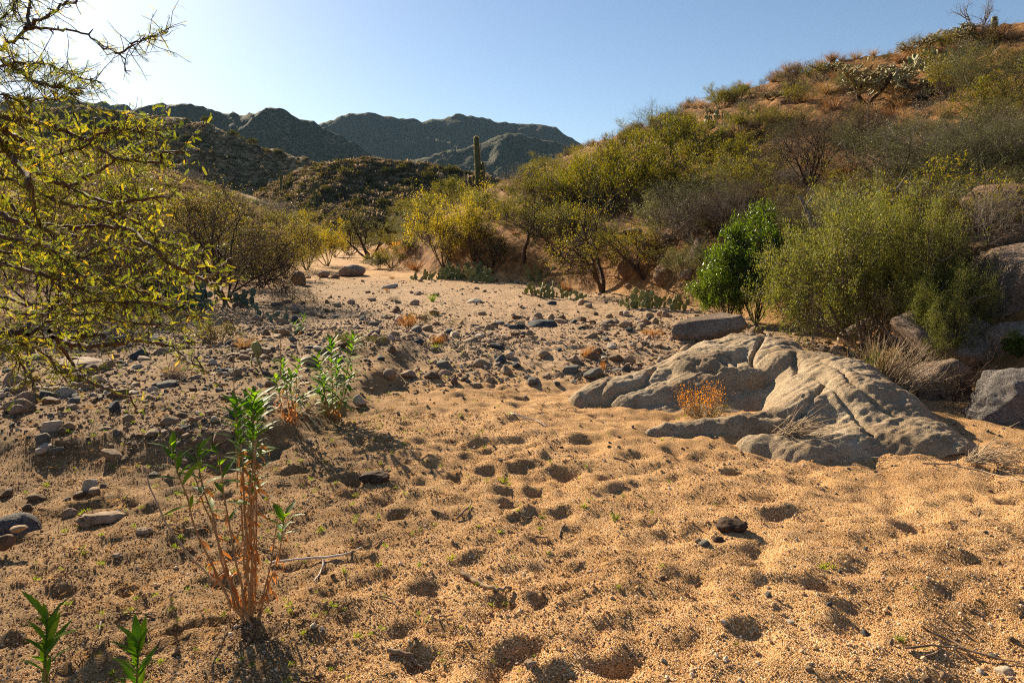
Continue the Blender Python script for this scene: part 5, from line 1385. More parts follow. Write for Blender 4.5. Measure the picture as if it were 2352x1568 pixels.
for i, (dx, dy) in enumerate([(768, 495), (785, 500), (800, 505), (815, 512)]):
    saguaro(dx, dy, 10, [], ['barrel cactus, uppermost of four on the dark left bank', 'barrel cactus, second from the top on the dark left bank', 'barrel cactus, third from the top on the dark left bank', 'barrel cactus, lowest of four on the dark left bank'][i], D=62, seed=40 + i, spines=120, r=3.2, name='barrel_cactus', group='barrel cacti')
# dead tree on the ridge
br = grow(105, 1.6, 3, 30, 3, (5, 5, 3), (1, .55, .35), .05, .22, .12, child_angle=(25, 55)); a, b = split_tubes(br)
Plant('dead_tree', 'tree', [('trunk', a.mesh('dead_trunk', B_GREY)), ('twigs', b.mesh('dead_twigs', B_GREY))], ['twigs']).place(2238, 100, 90, 98, label='bare grey dead tree on top of the ridge', rz=0)
# weathered snag above the mesquite shrub
for (pl, lb, D) in [([(1835, 450), (1850, 475), (1860, 500), (1872, 525), (1895, 540)], 'bleached dead snag above the mesquite shrub', 11), ([(2040, 440), (2060, 436), (2070, 450), (2045, 470)], 'pale dead branch poking from the mesquite crown', 9.5)]:
    mb = MB(); q = np.array([P(x, y, D) for x, y in pl]); c = q[-1].copy()
    mb.tube(q - c, np.linspace(.02, .06, len(q)), 6); mb.tube(np.array([q[1], q[1] + [.1, 0, .16], q[1] + [.22, .05, .18]]) - c, [.02, .014, .005], 5)
    mb.tube(np.array([q[2], q[2] + [-.1, 0, .12]]) - c, [.02, .006], 5)
    o = mb.obj('dead_branch', B_GREY, None, loc=c); tag(o, lb, 'branch')

# ------------------------------------------------------------------ grasses and low shrubs spread over the slopes
prng2 = np.random.RandomState(9)
GRP = 'dry tufts and low shrubs on the slopes'
n = 0; tried = 0
while n < 205 and tried < 6000:
    tried += 1
    dx = prng2.uniform(1250, 2350); dy = prng2.uniform(70, 560)
    g = G(dx, dy)
    if g[1] > 100 or g[0] < xfoot(g[1]) + .5: continue
    t = (g[0] - xfoot(g[1])) / (xridge(g[1]) - xfoot(g[1]))
    if t < .12 or t > 1.05 or prng2.rand() > .25 + .75 * t: continue
    k = g[1] / F
    kind = prng2.choice(['straw', 'straw2', 'rust', 'low', 'lowg'], p=[.24, .2, .22, .19, .15])
    h = prng2.uniform(.35, .62) * (1.0 if kind != 'lowg' else 1.1)
    desc = {'straw': 'straw-coloured grass tuft', 'straw2': 'splayed straw grass tuft', 'rust': 'rusty orange grass tuft', 'low': 'low grey-brown shrub', 'lowg': 'low olive shrub'}[kind]
    K[kind].place(dx, dy, h / k * prng2.uniform(1.2, 1.9), h / k, desc=desc, group=GRP, at=(g[0], g[1]))
    n += 1
# tufts followed from the photo
for (kd, dx, dy, w, h, lb) in [('rust', 955, 622, 60, 30, 'orange grass clump beside the low cactus spread'), ('rust', 1300, 700 - 30, 40, 30, 'rusty grass behind the yellow-rimmed cactus'), ('rust', 2010, 300, 60, 30, 'rusty grass patch under the leaning cholla'), ('straw', 2080, 330, 70, 40, 'pale pinkish grass beneath the largest cholla'),
        ('rust', 1945, 420, 110, 40, 'rust-red grass patch in the hollow beside the dead shrub'), ('straw', 2330, 90, 60, 30, 'orange straw grass on the ridge by the frame edge'), ('straw', 1900, 215, 80, 24, 'straw grass line under the skyline'), ('straw', 1840, 235, 60, 24, 'straw grass on the orange skyline'),
        ('gtuft', 993, 692, 34, 26, 'green tuft on the far sand'), ('low', 905, 692, 30, 14, 'small dry tuft on the far sand'), ('gold', 888, 668, 14, 6, 'small golden cushion on the far sand'),
        ('lowg', 500, 790, 110, 66, 'dark dry bunchgrass between the large cactus and the two-lobed one'), ('straw2', 560, 800, 60, 40, 'wispy dry grass beside the dark bunchgrass'), ('straw2', 400, 890 - 30, 60, 30, 'thin dry grass near the terrace stones')]:
    K[kd].place(dx, dy, w, h, label=lb)
# fallen green-brown branch lying in the bar
br = grow(111, .9, 6, 70, 2, (6, 5), (1, .5, .3), .009, .2, -.02)
a, b = split_tubes(br, 0); v, f = foliage(br, 1, 12, .03, .006, 112)
FB = Plant('fallen_branch', 'branch', [('stem', a.mesh('fb_stem', B_TWIG)), ('twigs', b.mesh('fb_twigs', B_TWIG)), ('crown', mk_mesh('fb_leaves', v, [f], L_CREO, smooth=False))], ['twigs', 'crown'])
FB.place(1010, 745, 120, 46, label='wispy green-brown branch sprawling over the stony bar', rz=0)
FB.place(955, 742, 80, 46, label='thin arching twigs rising beside the golden tuft', rz=120)
# orange and golden tufts in the bar and by the outcrop
K['orange'] = tree_kind('orange_bush', 'bush', grow(115, .5, 22, 42, 1, (8,), (1, .45), .006, .16, .14), B_TWIG, L_ORANGE, 1, 16, .022, .009, 116, trunk_lv=0)
K['orangeg'] = tree_kind('orange_bush', 'bush', grow(118, .5, 18, 50, 1, (8,), (1, .45), .006, .16, .12), B_GREY, L_ORANGE, 1, 20, .02, .009, 119, trunk_lv=0)
for (kd, dx, dy, w, h, lb) in [('orange', 940, 754, 50, 34, 'golden orange tuft in the stony bar'), ('orange', 1008, 792, 34, 24, 'rusty orange tuft near the pale wedge stone'), ('gtuft', 1000, 800, 30, 16, 'lime green tuft in front of the rusty one'), ('orange', 1352, 826, 34, 32, 'bright orange plume behind the grey slab'),
        ('orange', 1505, 774, 34, 20, 'small orange tuft beyond the outcrop'), ('orange', 1483, 770, 20, 16, 'tiny gold sprig beside the small orange tuft'), ('orange', 1385, 852, 14, 24, 'thin orange seedling standing at the outcrop tip'), ('orange', 900, 640, 14, 6, 'small orange dot of a bush far up the wash')]:
    K[kd].place(dx, dy, w, h, label=lb)
g = PZ(1612, 952, .03)
o = K['orangeg'].place(0, 0, 105, 92, label='orange and green bush growing in the hollow of the outcrop', at=(g[0], g[1]), rz=0); o.location.z = oz(g[0], g[1]) - .02
o.children[0].parent = o
K['oliv'] = tree_kind('orange_bush', 'bush', grow(121, .35, 14, 60, 1, (8,), (1, .45), .006, .16, .08), B_GREY, L_CREO, 1, 16, .02, .008, 122, trunk_lv=0)
o = K['oliv'].place(0, 0, 110, 50, label='low green skirt of leaves beneath the orange bush in the outcrop', at=(g[0] + .03, g[1] + .02), rz=0, name='low_bush'); o.location.z = oz(g[0], g[1]) - .02

# ------------------------------------------------------------------ brush on the left slope and the mid hills
def on_land(xa, xb, ya, yb, n, seed, cond):
    r = np.random.RandomState(seed); x = r.uniform(xa, xb, n); y = r.uniform(ya, yb, n); k = cond(x, y); return x[k], y[k]
L_FAR1 = leafmat('scrub_green', [(.035, .04, .012), (.06, .065, .02), (.09, .09, .03)], .25, rough=1, spec=0)
L_FAR2 = leafmat('scrub_olive', [(.06, .055, .028), (.09, .08, .04), (.15, .125, .06)], .3, rough=1, spec=0)
L_FAR3 = leafmat('scrub_grey', [(.16, .12, .08), (.25, .195, .135), (.36, .29, .20)], .3, tint=(.9, .8, .65), rough=1, spec=0)
src = [proto('brush_source', clump('brush_source', 200 + i, 130, m_, .22, .07)) for i, m_ in enumerate([L_FAR2, L_FAR1, L_FAR3, L_FAR3, L_SAGE, L_FAR3])]
def scat(name, x, y, z, s0, s1, seed, label, srcs=None):
    r = np.random.RandomState(seed); n = len(x); s = r.uniform(s0, s1, n) * (1 + .8 * (r.rand(n) > .9))
    scatter(name, np.stack([x, y, z], -1), np.stack([np.zeros(n), np.zeros(n), r.uniform(0, 6.28, n)], -1), np.stack([s, s, s * r.uniform(.6, 1, n)], -1), srcs or src, label)
x, y = on_land(-60, -6, 18, 120, 9000, 1, lambda x, y: x < xleft(y) - 1.2)
scat('undergrowth', x, y, gzv(x, y) - .03, .45, 1.2, 2, 'grey and olive undergrowth covering the left slope')
x, y = on_land(-16, 40, 10, 110, 6500, 3, lambda x, y: (x > xfoot(y) + .8) & (x < xridge(y) + 4))
t = (x - xfoot(y)) / (xridge(y) - xfoot(y)); keep = (np.random.RandomState(4).rand(len(x)) < np.where(t > .45, .4, .3))
bs_src = [proto('brush_source', merged(K[q], 'brush_source')) for q in ('bushy', 'sage', 'grey', 'low', 'lowg')]
kb = (np.random.RandomState(8).rand(len(x)) < np.clip(.9 - 2.2 * t, 0.03, .9)) & (x > xfoot(y) + .7) & (y > 12)
xb, yb = x[kb], y[kb]
scat('undergrowth', xb, yb, gzv(xb, yb) - .05, .3, .66, 15, 'mixed grey and olive undergrowth filling the bank under the trees', bs_src)
x, y = x[keep], y[keep]
gs_src = [proto('tuft_source', K[q].parts[0][1]) for q in ('straw2', 'rust', 'straw')] + [proto('tuft_source', K['low'].parts[-1][1]), proto('tuft_source', K['lowg'].parts[-1][1])]
scat('dry_grass', x, y, gzv(x, y) - .02, .35, .9, 5, 'dry grass and small litter plants thinly covering the right slope', gs_src)
far_src = [proto('brush_source', clump('brush_source', 220 + i, 60, m_, .30, .14)) for i, m_ in enumerate([L_FAR1, L_FAR2, L_FAR3, L_FAR3, L_FAR2, L_FAR3])]
for i, (HH, lb, cnt) in enumerate([(HILL_A, 'scrub covering the dark hill in mid distance', 24000), (HILL_B, 'scrub covering the low hill behind the tall saguaro', 20000)]):
    X, Y, Z = HH; r = np.random.RandomState(30 + i); a_ = r.randint(X.shape[0] - 1, size=cnt); b_ = r.randint(X.shape[1] - 1, size=cnt); u = r.rand(cnt); w_ = r.rand(cnt)
    def bl(A): return (A[a_, b_] * (1 - u) + A[a_, b_ + 1] * u) * (1 - w_) + (A[a_ + 1, b_] * (1 - u) + A[a_ + 1, b_ + 1] * u) * w_
    px, py, pz = bl(X), bl(Y), bl(Z); k = pz > 1.5
    scat('scrub', px[k], py[k], pz[k] - .1, .5, 1.3, 60 + i, lb, far_src)
# bushes one can tell apart on the left slope and hills
lr = np.random.RandomState(12)
for (dx, dy, w, h, kd) in [(215, 245 + 130, 60, 40, 'bushy'), (540, 395, 66, 26, 'bushy2'), (575, 412, 60, 24, 'bushy2'), (610, 430, 50, 22, 'bushy'), (480, 400, 60, 26, 'grey'), (350, 372, 60, 30, 'bushy'), (445, 420, 60, 30, 'grey'), (650, 500, 66, 34, 'grey'), (720, 470, 40, 22, 'bushy2'), (745, 478, 40, 20, 'bushy2'), (690, 470, 60, 24, 'grey'),
        (790, 520, 60, 36, 'bushy'), (830, 540, 70, 40, 'bushy'), (760, 530, 60, 36, 'bushy'), (880, 520, 50, 30, 'sage'), (910, 530, 50, 34, 'sage'), (640, 520, 80, 40, 'bushy'), (860, 505, 40, 22, 'bushy'), (700, 510, 60, 30, 'bushy'), (600, 480, 80, 26, 'grey')]:
    K[kd].place(dx, dy, w, h, desc={'bushy': 'olive bush', 'bushy2': 'pale yellow-olive bush', 'sage': 'sage-green bush', 'grey': 'dry grey bush'}[kd], group='bushes on the left slope', D=None)
K['farb'] = Plant('hill_bush', 'bush', [('crown', clump('hill_bush', 301, 420, L_FAR1, .13, .06)), ], ['crown'])
HILLDOTS = [(190, 262), (235, 262), (265, 262), (285, 270), (335, 288), (385, 295), (405, 298), (430, 318), (455, 322), (350, 300 + 20), (375, 330), (408, 316), (555, 322), (553, 335), (325, 345), (360, 340), (480, 275), (540, 305), (585, 322), (640, 348), (1035, 395), (985, 412), (925, 390), (890, 400), (960, 425), (1010, 430), (905, 440), (850, 420), (820, 440), (1070, 440), (790, 402), (755, 440), (840, 470), (880, 470)]
for dx, dy in HILLDOTS:
    A = HILL_A if dx < 730 else HILL_B
    X, Y, Z = A; pz = Z - CAM_H; fw = Y * CP - pz * SP; sxx = 1176 + F * X / fw; syy = 784 - F * (Y * SP + pz * CP) / fw
    d = (sxx - dx) ** 2 + (syy - dy) ** 2; d[Y > np.median(Y)] += 1e6 * 0; j = np.unravel_index(np.argmin(d), d.shape)
    o = empty('hill_bush', (X[j], Y[j], Z[j]), lr.uniform(0, 6.28), (2.6 * lr.uniform(.8, 1.3),) * 3); c = obj('crown', K['farb'].parts[0][1], o); c['kind'] = 'stuff'
    later_label(o, 'green bush ' + ('on dark hill' if dx < 730 else 'on brushy hill'), 'bush', X[j], Y[j], 'bushes dotted over the hills')
# ------------------------------------------------------------------ near mesquite whose branches reach in from the side
L_NEAR = leafmat('leaf_near', [(.05, .085, .012), (.11, .15, .018), (.22, .25, .02), (.42, .36, .02), (.62, .40, .02)], .58, tint=(1.2, 1.1, .5))
B_NEAR = barkmat('bark_near', (.06, .035, .02), (.17, .10, .06), 60)
LIMBS = [  # view points, start radius in view units, distance, leafiness
 ([(-60, 150), (0, 115), (35, 90), (63, 63), (110, 40), (150, 10), (185, -5), (230, -40)], 6, 3.6, .35), ([(63, 63), (68, 20), (72, -20), (80, -60)], 5, 3.6, .7),
 ([(60, 68), (100, 66), (140, 68), (195, 80), (240, 110), (270, 122), (298, 165)], 4, 3.6, .14), ([(270, 122), (310, 103), (350, 86), (388, 78)], 3, 3.6, .9),
 ([(-60, 100), (0, 133), (30, 155), (60, 178), (80, 192), (150, 200), (188, 210)], 5, 3.4, .9), ([(-40, 170), (40, 150), (100, 145), (130, 155), (170, 175), (230, 185)], 4, 3.5, .8),
 ([(-80, 250), (0, 268), (50, 272), (100, 285), (150, 300), (200, 320), (240, 350), (300, 370), (390, 378)], 9, 3.5, .9),
 ([(-80, 270), (0, 295), (40, 315), (65, 340), (80, 370), (105, 405), (145, 425), (200, 405), (260, 370), (340, 350), (425, 350)], 10, 3.6, .55), ([(145, 425), (190, 445), (260, 465), (320, 460), (400, 447)], 7, 3.6, .6),
 ([(-60, 280), (0, 325), (20, 350), (50, 385), (70, 420), (75, 465), (90, 510), (110, 530)], 12, 3.3, .6), ([(-60, 470), (0, 495), (80, 515), (160, 522), (250, 522), (310, 535), (350, 570), (400, 610), (450, 635), (500, 655), (508, 668)], 9, 3.7, .45),
 ([(450, 635), (485, 640), (505, 610), (530, 590)], 3, 3.7, .15), ([(480, 652), (510, 650), (560, 640)], 3, 3.7, .1), ([(350, 570), (380, 560), (420, 572), (480, 578)], 3, 3.7, .9),
 ([(-80, 520), (0, 545), (60, 555), (120, 575), (160, 605), (180, 640)], 9, 3.4, .9), ([(-80, 600), (0, 610), (80, 625), (160, 650), (240, 690), (300, 730)], 8, 3.5, .9),
 ([(-120, 765), (0, 765), (40, 768), (80, 775), (130, 775), (200, 772), (240, 768)], 15, 3.6, .6), ([(140, 768), (165, 792), (230, 795), (290, 785), (340, 785), (400, 800), (440, 830), (470, 850)], 8, 3.6, .5),
 ([(120, 770), (150, 810), (175, 840), (190, 865), (240, 895), (300, 915), (312, 950)], 6, 3.5, .28), ([(110, 765), (150, 745), (200, 735), (260, 700), (330, 690), (420, 720), (465, 730)], 6, 3.6, .95),
 ([(-100, 380), (0, 400), (80, 440), (150, 470), (240, 480), (330, 520), (370, 560)], 7, 3.4, .9), ([(-100, 650), (0, 680), (100, 700), (200, 690), (300, 650), (380, 640), (440, 650)], 7, 3.8, 1.0),
 ([(-100, 200), (0, 220), (70, 230), (130, 225), (180, 215)], 4, 3.3, 1.0), ([(-100, 330), (0, 350), (60, 360), (160, 350), (250, 310), (330, 300), (375, 310)], 5, 3.5, 1.0),
 ([(-100, 820), (-20, 800), (30, 810), (60, 850), (80, 880)], 5, 3.3, .9), ([(200, 320), (260, 290), (300, 280), (370, 300)], 4, 3.5, 1.0), ([(-100, 50), (-20, 60), (20, 30), (50, -20)], 5, 3.3, .9), ([(-100, 700), (-20, 700), (60, 720), (140, 715), (210, 690), (300, 700), (400, 690)], 6, 3.5, 1.0), ([(60, 768), (110, 740), (180, 720), (270, 735), (350, 745), (420, 740)], 5, 3.4, 1.0), ([(-100, 590), (0, 580), (110, 600), (220, 640), (300, 660), (410, 700)], 6, 3.6, 1.0), ([(-100, 790), (0, 790), (60, 790), (120, 830), (150, 870)], 4, 3.3, .8), ([(-80, 430), (0, 450), (100, 560), (190, 590), (260, 570), (330, 600), (400, 640)], 7, 3.9, .9),
]
nr = np.random.RandomState(31)
root = P(-330, 900, 4.0); root[2] = gz(root[0], root[1])
tr = empty('near_mesquite', root, 0); tag(tr, 'mesquite with glowing yellow-green feathery leaves whose branches reach in over the left bank', 'tree')
mt = MB(); mt.tube(np.array([[0, 0, -.1], [.05, .0, .35], [.02, -.02, .75], [.1, -.05, 1.2], [.08, -.1, 1.9], [.15, -.1, 2.4]]), [.12, .10, .085, .075, .05, .03], 9)
mt.obj('trunk', B_NEAR, tr)
twp, twd = [], []
tw = MB()
for pl, r0, D, leafy_ in LIMBS:
    q = []
    for i, (a_, b_) in enumerate(pl): q.append(P(a_, b_, D + .25 * math.sin(i * 1.3 + r0)))
    if pl[0][0] < -20:
        s = root + np.array([.1, -.08, max(.3, min(2.2, (900 - pl[0][1]) / 430))]); q = [s, (s + q[0]) / 2 + [0, 0, .08]] + q
    q = np.array(q)
    t = np.linspace(0, len(q) - 1, len(q) * 4); i = np.minimum(t.astype(int), len(q) - 2); f = (t - i)[:, None]
    Pm = q[np.maximum(i - 1, 0)]; Pn = q[np.minimum(i + 2, len(q) - 1)]
    pts = .5 * ((2 * q[i]) + (-Pm + q[i + 1]) * f + (2 * Pm - 5 * q[i] + 4 * q[i + 1] - Pn) * f ** 2 + (-Pm + 3 * q[i] - 3 * q[i + 1] + Pn) * f ** 3)
    pts = pts + nr.normal(size=pts.shape) * .006 - root
    rad = r0 * D / F * np.linspace(1, .35, len(pts)) * .8
    l_ = MB(); l_.tube(pts, rad, 7)
    for j in range(2, len(pts) - 1, 2):      # knobby spurs
        if nr.rand() < .6: l_.tube(np.array([pts[j], pts[j] + nr.normal(size=3) * .02]), [rad[j] * .9, rad[j] * .45], 5)
    l_.obj('branch', B_NEAR, tr)
    L = np.sum(np.linalg.norm(np.diff(pts, axis=0), axis=1)); nt_ = int(L / .0165 * leafy_)
    for _ in range(nt_):
        j = nr.randint(int(len(pts) * .12), len(pts) - 1); d = unit(pts[j + 1] - pts[j]); dd = unit(d * .7 + nr.normal(size=3) * .75 + [.15, 0, -.05]); ln = nr.uniform(.05, .24) * (1 if nr.rand() > .5 else .5)
        p = [pts[j]]
        for k in range(3): dd = unit(dd + nr.normal(size=3) * .25); p.append(p[-1] + dd * ln / 3)
        p = np.array(p); tw.tube(p, [.0024, .002, .0016, .001], 3, cap=False)
        m = max(2, int(ln / .03))
        for k in range(m):
            u = (k + nr.rand()) / m * 3; ii_ = min(int(u), 2); pp = p[ii_] + (p[ii_ + 1] - p[ii_]) * (u - ii_)
            twp.append(pp); twd.append(unit(unit(p[-1] - p[0]) * .6 + nr.normal(size=3) * .8 + [0, 0, -.1]))
tw.obj('twigs', B_TWIG, tr)['kind'] = 'stuff'
twp, twd = np.array(twp), np.array(twd)
# feathery leaf: a rib with paired leaflets
def feather(npair, rng):
    v, f = [], []
    for i in range(npair):
        t = .12 + .86 * i / npair; w = .24 * math.sin(math.pi * (.12 + .8 * t)) ** .6
        for s in (1, -1):
            b = np.array([t, 0, 0]); tip = b + np.array([.07, s * w * .62, -.03 + rng.normal() * .02]); m = (b + tip) / 2; o_ = np.array([.030, -s * .008, 0])
            k = len(v); v += [b, m + o_ * .9, tip, m - o_ * .9]; f.append((k, k + 1, k + 2, k + 3))
    k = len(v); v += [[0, -.008, 0], [0, .008, 0], [1, .004, 0], [1, -.004, 0]]; f.append((k, k + 1, k + 2, k + 3))
    return np.array(v), np.array(f)
fv, ff = feather(10, nr)
n = len(twp); s = nr.uniform(.024, .052, n); X_ = twd; rr = unit(nr.normal(size=(n, 3))); Y_ = unit(np.cross(X_, rr)); Z_ = np.cross(X_, Y_)
bend = -.25 * fv[:, 0] ** 2
V = twp[:, None, :] + s[:, None, None] * (fv[None, :, 0, None] * X_[:, None] + fv[None, :, 1, None] * Y_[:, None] + (fv[None, :, 2, None] + bend[None, :, None] * 1) * Z_[:, None])
Ff = (ff[None] + (np.arange(n) * len(fv))[:, None, None]).reshape(-1, 4)
print('near leaves', n, 'quads', len(Ff))
# colour must hold over a whole leaf: store it per corner set
me = mk_mesh('leaves', V.reshape(-1, 3), [Ff], None, smooth=False)
at = me.attributes.new('tone', 'FLOAT', 'FACE'); at.data.foreach_set('value', np.repeat(np.clip(nr.normal(.38, .25, n), 0, 1), len(ff)).astype(np.float32) + nr.normal(size=n * len(ff)).astype(np.float32) * .05)
m = L_NEAR.copy(); me.materials.append(m)
nn = m.node_tree.nodes; ll = m.node_tree.links; an = nn.new('ShaderNodeAttribute'); an.attribute_name = 'tone'
rpn = [q for q in nn if q.type == 'VALTORGB'][0]; ll.new(an.outputs['Fac'], rpn.inputs[0])
o = obj('leaves', me, tr); o['kind'] = 'stuff'

# ------------------------------------------------------------------ near weeds with lance-shaped leaves
def lance(mat, L=1.0, W=.25, fold=.12):
    t = np.linspace(0, 1, 5); w = W * np.array([.25, .8, 1.0, .65, 0]) * .5; z = -.16 * t ** 2
    v = []; f4 = []; f3 = []
    for i in range(5): v += [[t[i] * L, -w[i], z[i] + fold * w[i] * 2], [t[i] * L, 0, z[i]], [t[i] * L, w[i], z[i] + fold * w[i] * 2]]
    for i in range(4):
        for j in (0, 1): k = i * 3 + j; f4.append((k, k + 3, k + 4, k + 1))
    return mk_mesh('leaf', v, [np.array(f4)], mat)
def curled(mat):
    v = []; f4 = []
    for i in range(6):
        t = i / 5; a = t * 2.2; w = .09 * math.sin(math.pi * (.1 + .85 * t))
        v += [[.5 * math.sin(a) * .8, -w * math.cos(t * 3), -.62 * t], [.5 * math.sin(a) * .8, w, -.62 * t + .03]]
    for i in range(5): k = i * 2; f4.append((k, k + 2, k + 3, k + 1))
    return mk_mesh('dead_leaf', v, [np.array(f4)], mat)
L_WEED = leafmat('leaf_weed', [(.03, .08, .008), (.05, .13, .012), (.09, .19, .018), (.16, .25, .02)], .5, rough=.5, spec=.15, tint=(1.5, 1.4, .3), per='obj')
for nn_ in L_WEED.node_tree.nodes:
    if nn_.type == 'OBJECT_INFO': oi_ = nn_
for lk in list(L_WEED.node_tree.links):
    if lk.from_node.type == 'OBJECT_INFO': lk.to_node.inputs[1].default_value = .8
    if lk.from_node.type == 'NEW_GEOMETRY': lk.to_node.inputs[1].default_value = .2; lk.to_node.inputs[2].default_value = 0
LN = lance(L_WEED); DL = curled(L_DEAD)
B_STEM = barkmat('stem_weed', (.26, .15, .065), (.44, .28, .14), 60)
B_STEMG = barkmat('stem_weed_green', (.12, .14, .03), (.25, .22, .06), 60)
def weed(dx, dy, stems, label, D=None, seed=1, leafL=.07, dead=.5, budget=280, name='weed', stemmat=None, srad=.0058, z=None, up=0):
    """stems: (top dx, top dy, green from which fraction, leaf count)"""
    rng = np.random.RandomState(seed); g = G(dx, dy) if D is None else P(dx, dy, D)
    o = empty(name, g, 0); tag(o, label, 'weed'); nleaf = 0
    for (tx, ty, tg, nl, lean) in stems:
        top = P(tx, ty, g[1] + lean) - g; b0 = rng.normal(size=3) * .015; b0[2] = -.02
        L = np.linalg.norm(top); n_ = 9; t = np.linspace(0, 1, n_)
        side = np.array([top[0], top[1], 0]); pts = b0 + np.outer(t ** 1.0, [0, 0, top[2]]) + np.outer(t ** .75, side) + np.cumsum(rng.normal(size=(n_, 3)) * L * .008, axis=0)
        mb = MB(); mb.tube(pts, srad * np.linspace(1, .35, n_) * (.6 + L * .5), 6); st = mb.obj('stem', stemmat or B_STEM, o)
        def at(u):
            x = u * (n_ - 1); i = min(int(x), n_ - 2); return pts[i] + (pts[i + 1] - pts[i]) * (x - i), unit(pts[i + 1] - pts[i])
        nl = int(nl * (1.0 if budget > 295 else 1.7))
        for k in range(nl):
            if nleaf >= budget: break
            u = tg + (1 - tg) * ((k + rng.rand()) / nl) ** .65; p, d = at(min(u, .995)); a = k * 2.4 + rng.normal() * .3
            sdv = unit(np.cross(d, [math.cos(a), math.sin(a), .1])); el = .35 + .55 * u * u if u > .8 else rng.uniform(.1, .7)
            el += up
            dv = unit(sdv + d * el); c = obj('leaf', LN, st, p, None, leafL * rng.uniform(.6, 1.2) * (1.1 if u < .97 else .8)); c.rotation_euler = Vector(dv).to_track_quat('X', 'Z').to_euler(); nleaf += 1
        for k in range(int(nl * dead)):
            u = rng.uniform(.1, min(.92, tg + .18)); p, d = at(u); c = obj('dead_leaf', DL, st, p, (rng.normal() * .3, rng.normal() * .3, rng.uniform(0, 6.28)), leafL * rng.uniform(.7, 1.35)); nleaf += 1
    return o
weed(572, 1422, [(535, 905, .62, 34, .0), (560, 925, .70, 20, .1), (590, 905, .55, 44, .02), (610, 930, .72, 16, .12), (460, 1010, .60, 16, .05), (402, 990, .62, 16, -.1), (505, 1010, .55, 10, -.1), (635, 1160, .68, 18, .05), (615, 1180, .62, 10, -.05), (575, 985, .75, 9, -.1),
                 (430, 1050, .30, 10, .1), (540, 1000, .8, 8, .15), (600, 1020, .85, 5, 0)], 'tall weed clump with bright green tops and hanging rust-brown dead leaves', seed=3, leafL=.088, dead=.85, budget=299)
weed(770, 962, [(808, 762, .15, 30, .05), (765, 772, .2, 26, 0), (735, 812, .2, 22, -.05), (780, 830, .1, 22, .1), (815, 850, .2, 18, -.1), (745, 860, .15, 18, 0), (725, 880, .2, 12, .1)], 'green leafy weed, the brighter of two growing by the stones', seed=4, leafL=.11, dead=.06, budget=290)
weed(672, 972, [(650, 822, .4, 22, .05), (690, 818, .5, 12, 0), (665, 850, .35, 20, -.05), (640, 850, .45, 12, .05), (700, 900, .3, 6, 0)], 'half-dry weed with rusty lower leaves, beside the greener one', seed=5, leafL=.085, dead=.6, budget=230)
weed(95, 1600, [(100, 1400, .15, 14, 0), (80, 1500, .3, 6, 0)], 'green weed tip rising at the lower left corner', D=1.42, seed=6, leafL=.07, dead=0, stemmat=B_STEMG, budget=20, up=.9)
weed(280, 1620, [(300, 1440, .15, 14, 0), (285, 1500, .3, 4, 0)], 'second green weed tip, right of the corner one', D=1.40, seed=7, leafL=.066, dead=0, stemmat=B_STEMG, budget=20, up=.9)
weed(685, 770, [(700, 725, .1, 10, 0), (675, 735, .1, 10, 0), (690, 740, .1, 8, .1), (665, 742, .2, 6, 0)], 'small yellow-green leafy sprig among the dark cobbles', seed=8, leafL=.09, dead=.1, budget=36, srad=.004)
# thin leafless stalk leaning out of the tall clump, and other bare stalks
def stick(pl, r, label, name='stick', mat=None, cat='stick', D=None, lift=.0, fork=(), sides=6, group=None):
    q = []
    for s in pl:
        if len(s) == 3: q.append(P(*s))
        else:
            g = G(*s); q.append(g + np.array([0, 0, lift]))
    q = np.array(q); t = np.linspace(0, len(q) - 1, len(q) * 4 - 3); i = np.minimum(t.astype(int), len(q) - 2); f = (t - i)[:, None]
    pts = q[i] * (1 - f) + q[i + 1] * f; c = pts.mean(0); r_ = r * c[1] / F
    pts = pts + nr.normal(size=pts.shape) * r_ * .25
    mb = MB(); mb.tube(pts - c, r_ * np.linspace(1, .6, len(pts)) * nr.uniform(.8, 1.2, len(pts)), sides)
    for (k, dv, ln) in fork:
        b = pts[int(k * (len(pts) - 1))]; dv = unit(np.array(dv, float)); mb.tube(np.array([b, b + dv * ln * .5, b + unit(dv + [0, 0, .1]) * ln]) - c, r_ * np.array([.7, .5, .3]), 5)
    o = mb.obj(name, mat or B_GREY, None, loc=c); tag(o, label, cat, group); return o
M_DRIFT = barkmat('driftwood', (.10, .06, .035), (.36, .25, .16), 18, bump=1.0)
M_WHITE = barkmat('bleached_wood', (.45, .36, .28), (.70, .60, .50), 30)
stick([(572, 1385, 2.62), (500, 1340, 2.6), (430, 1270, 2.6), (380, 1200, 2.62), (345, 1120, 2.65), (330, 1070, 2.68)], 2.6, 'thin bare stalk leaning left out of the tall weed clump', 'stalk', B_PALE, 'stalk')
stick([(545, 1060 + 60, 2.7), (542, 1000, 2.7), (538, 900, 2.72), (536, 822, 2.74)], 2.0, 'tall thin reddish seed stalk beside the tall weed clump', 'stalk', B_STEM, 'stalk')
stick([(645, 870, 4.8), (645, 815, 4.8), (643, 768, 4.8)], 1.2, 'thin rusty stalk standing behind the half-dry weed', 'stalk', B_STEM, 'stalk')
stick([(812, 1255, 3.1), (822, 1200, 3.1), (832, 1165, 3.12)], 1.0, 'thin pale grass stalk standing alone in the sand', 'stalk', B_PALE, 'stalk')
stick([(1062, 1318), (1085, 1338), (1110, 1350), (1140, 1360), (1172, 1358)], 7, 'curved dark driftwood stick lying in the sand', mat=M_DRIFT, lift=.012)
stick([(892, 1500), (920, 1504), (945, 1512), (955, 1528), (972, 1540)], 6, 'twisted weathered root near the bottom of the wash', 'root', M_DRIFT, 'root', lift=.012)
stick([(1168, 950), (1180, 953), (1205, 962), (1230, 968), (1258, 982)], 2.4, 'white bleached twig lying on open sand', mat=M_WHITE, lift=.012)
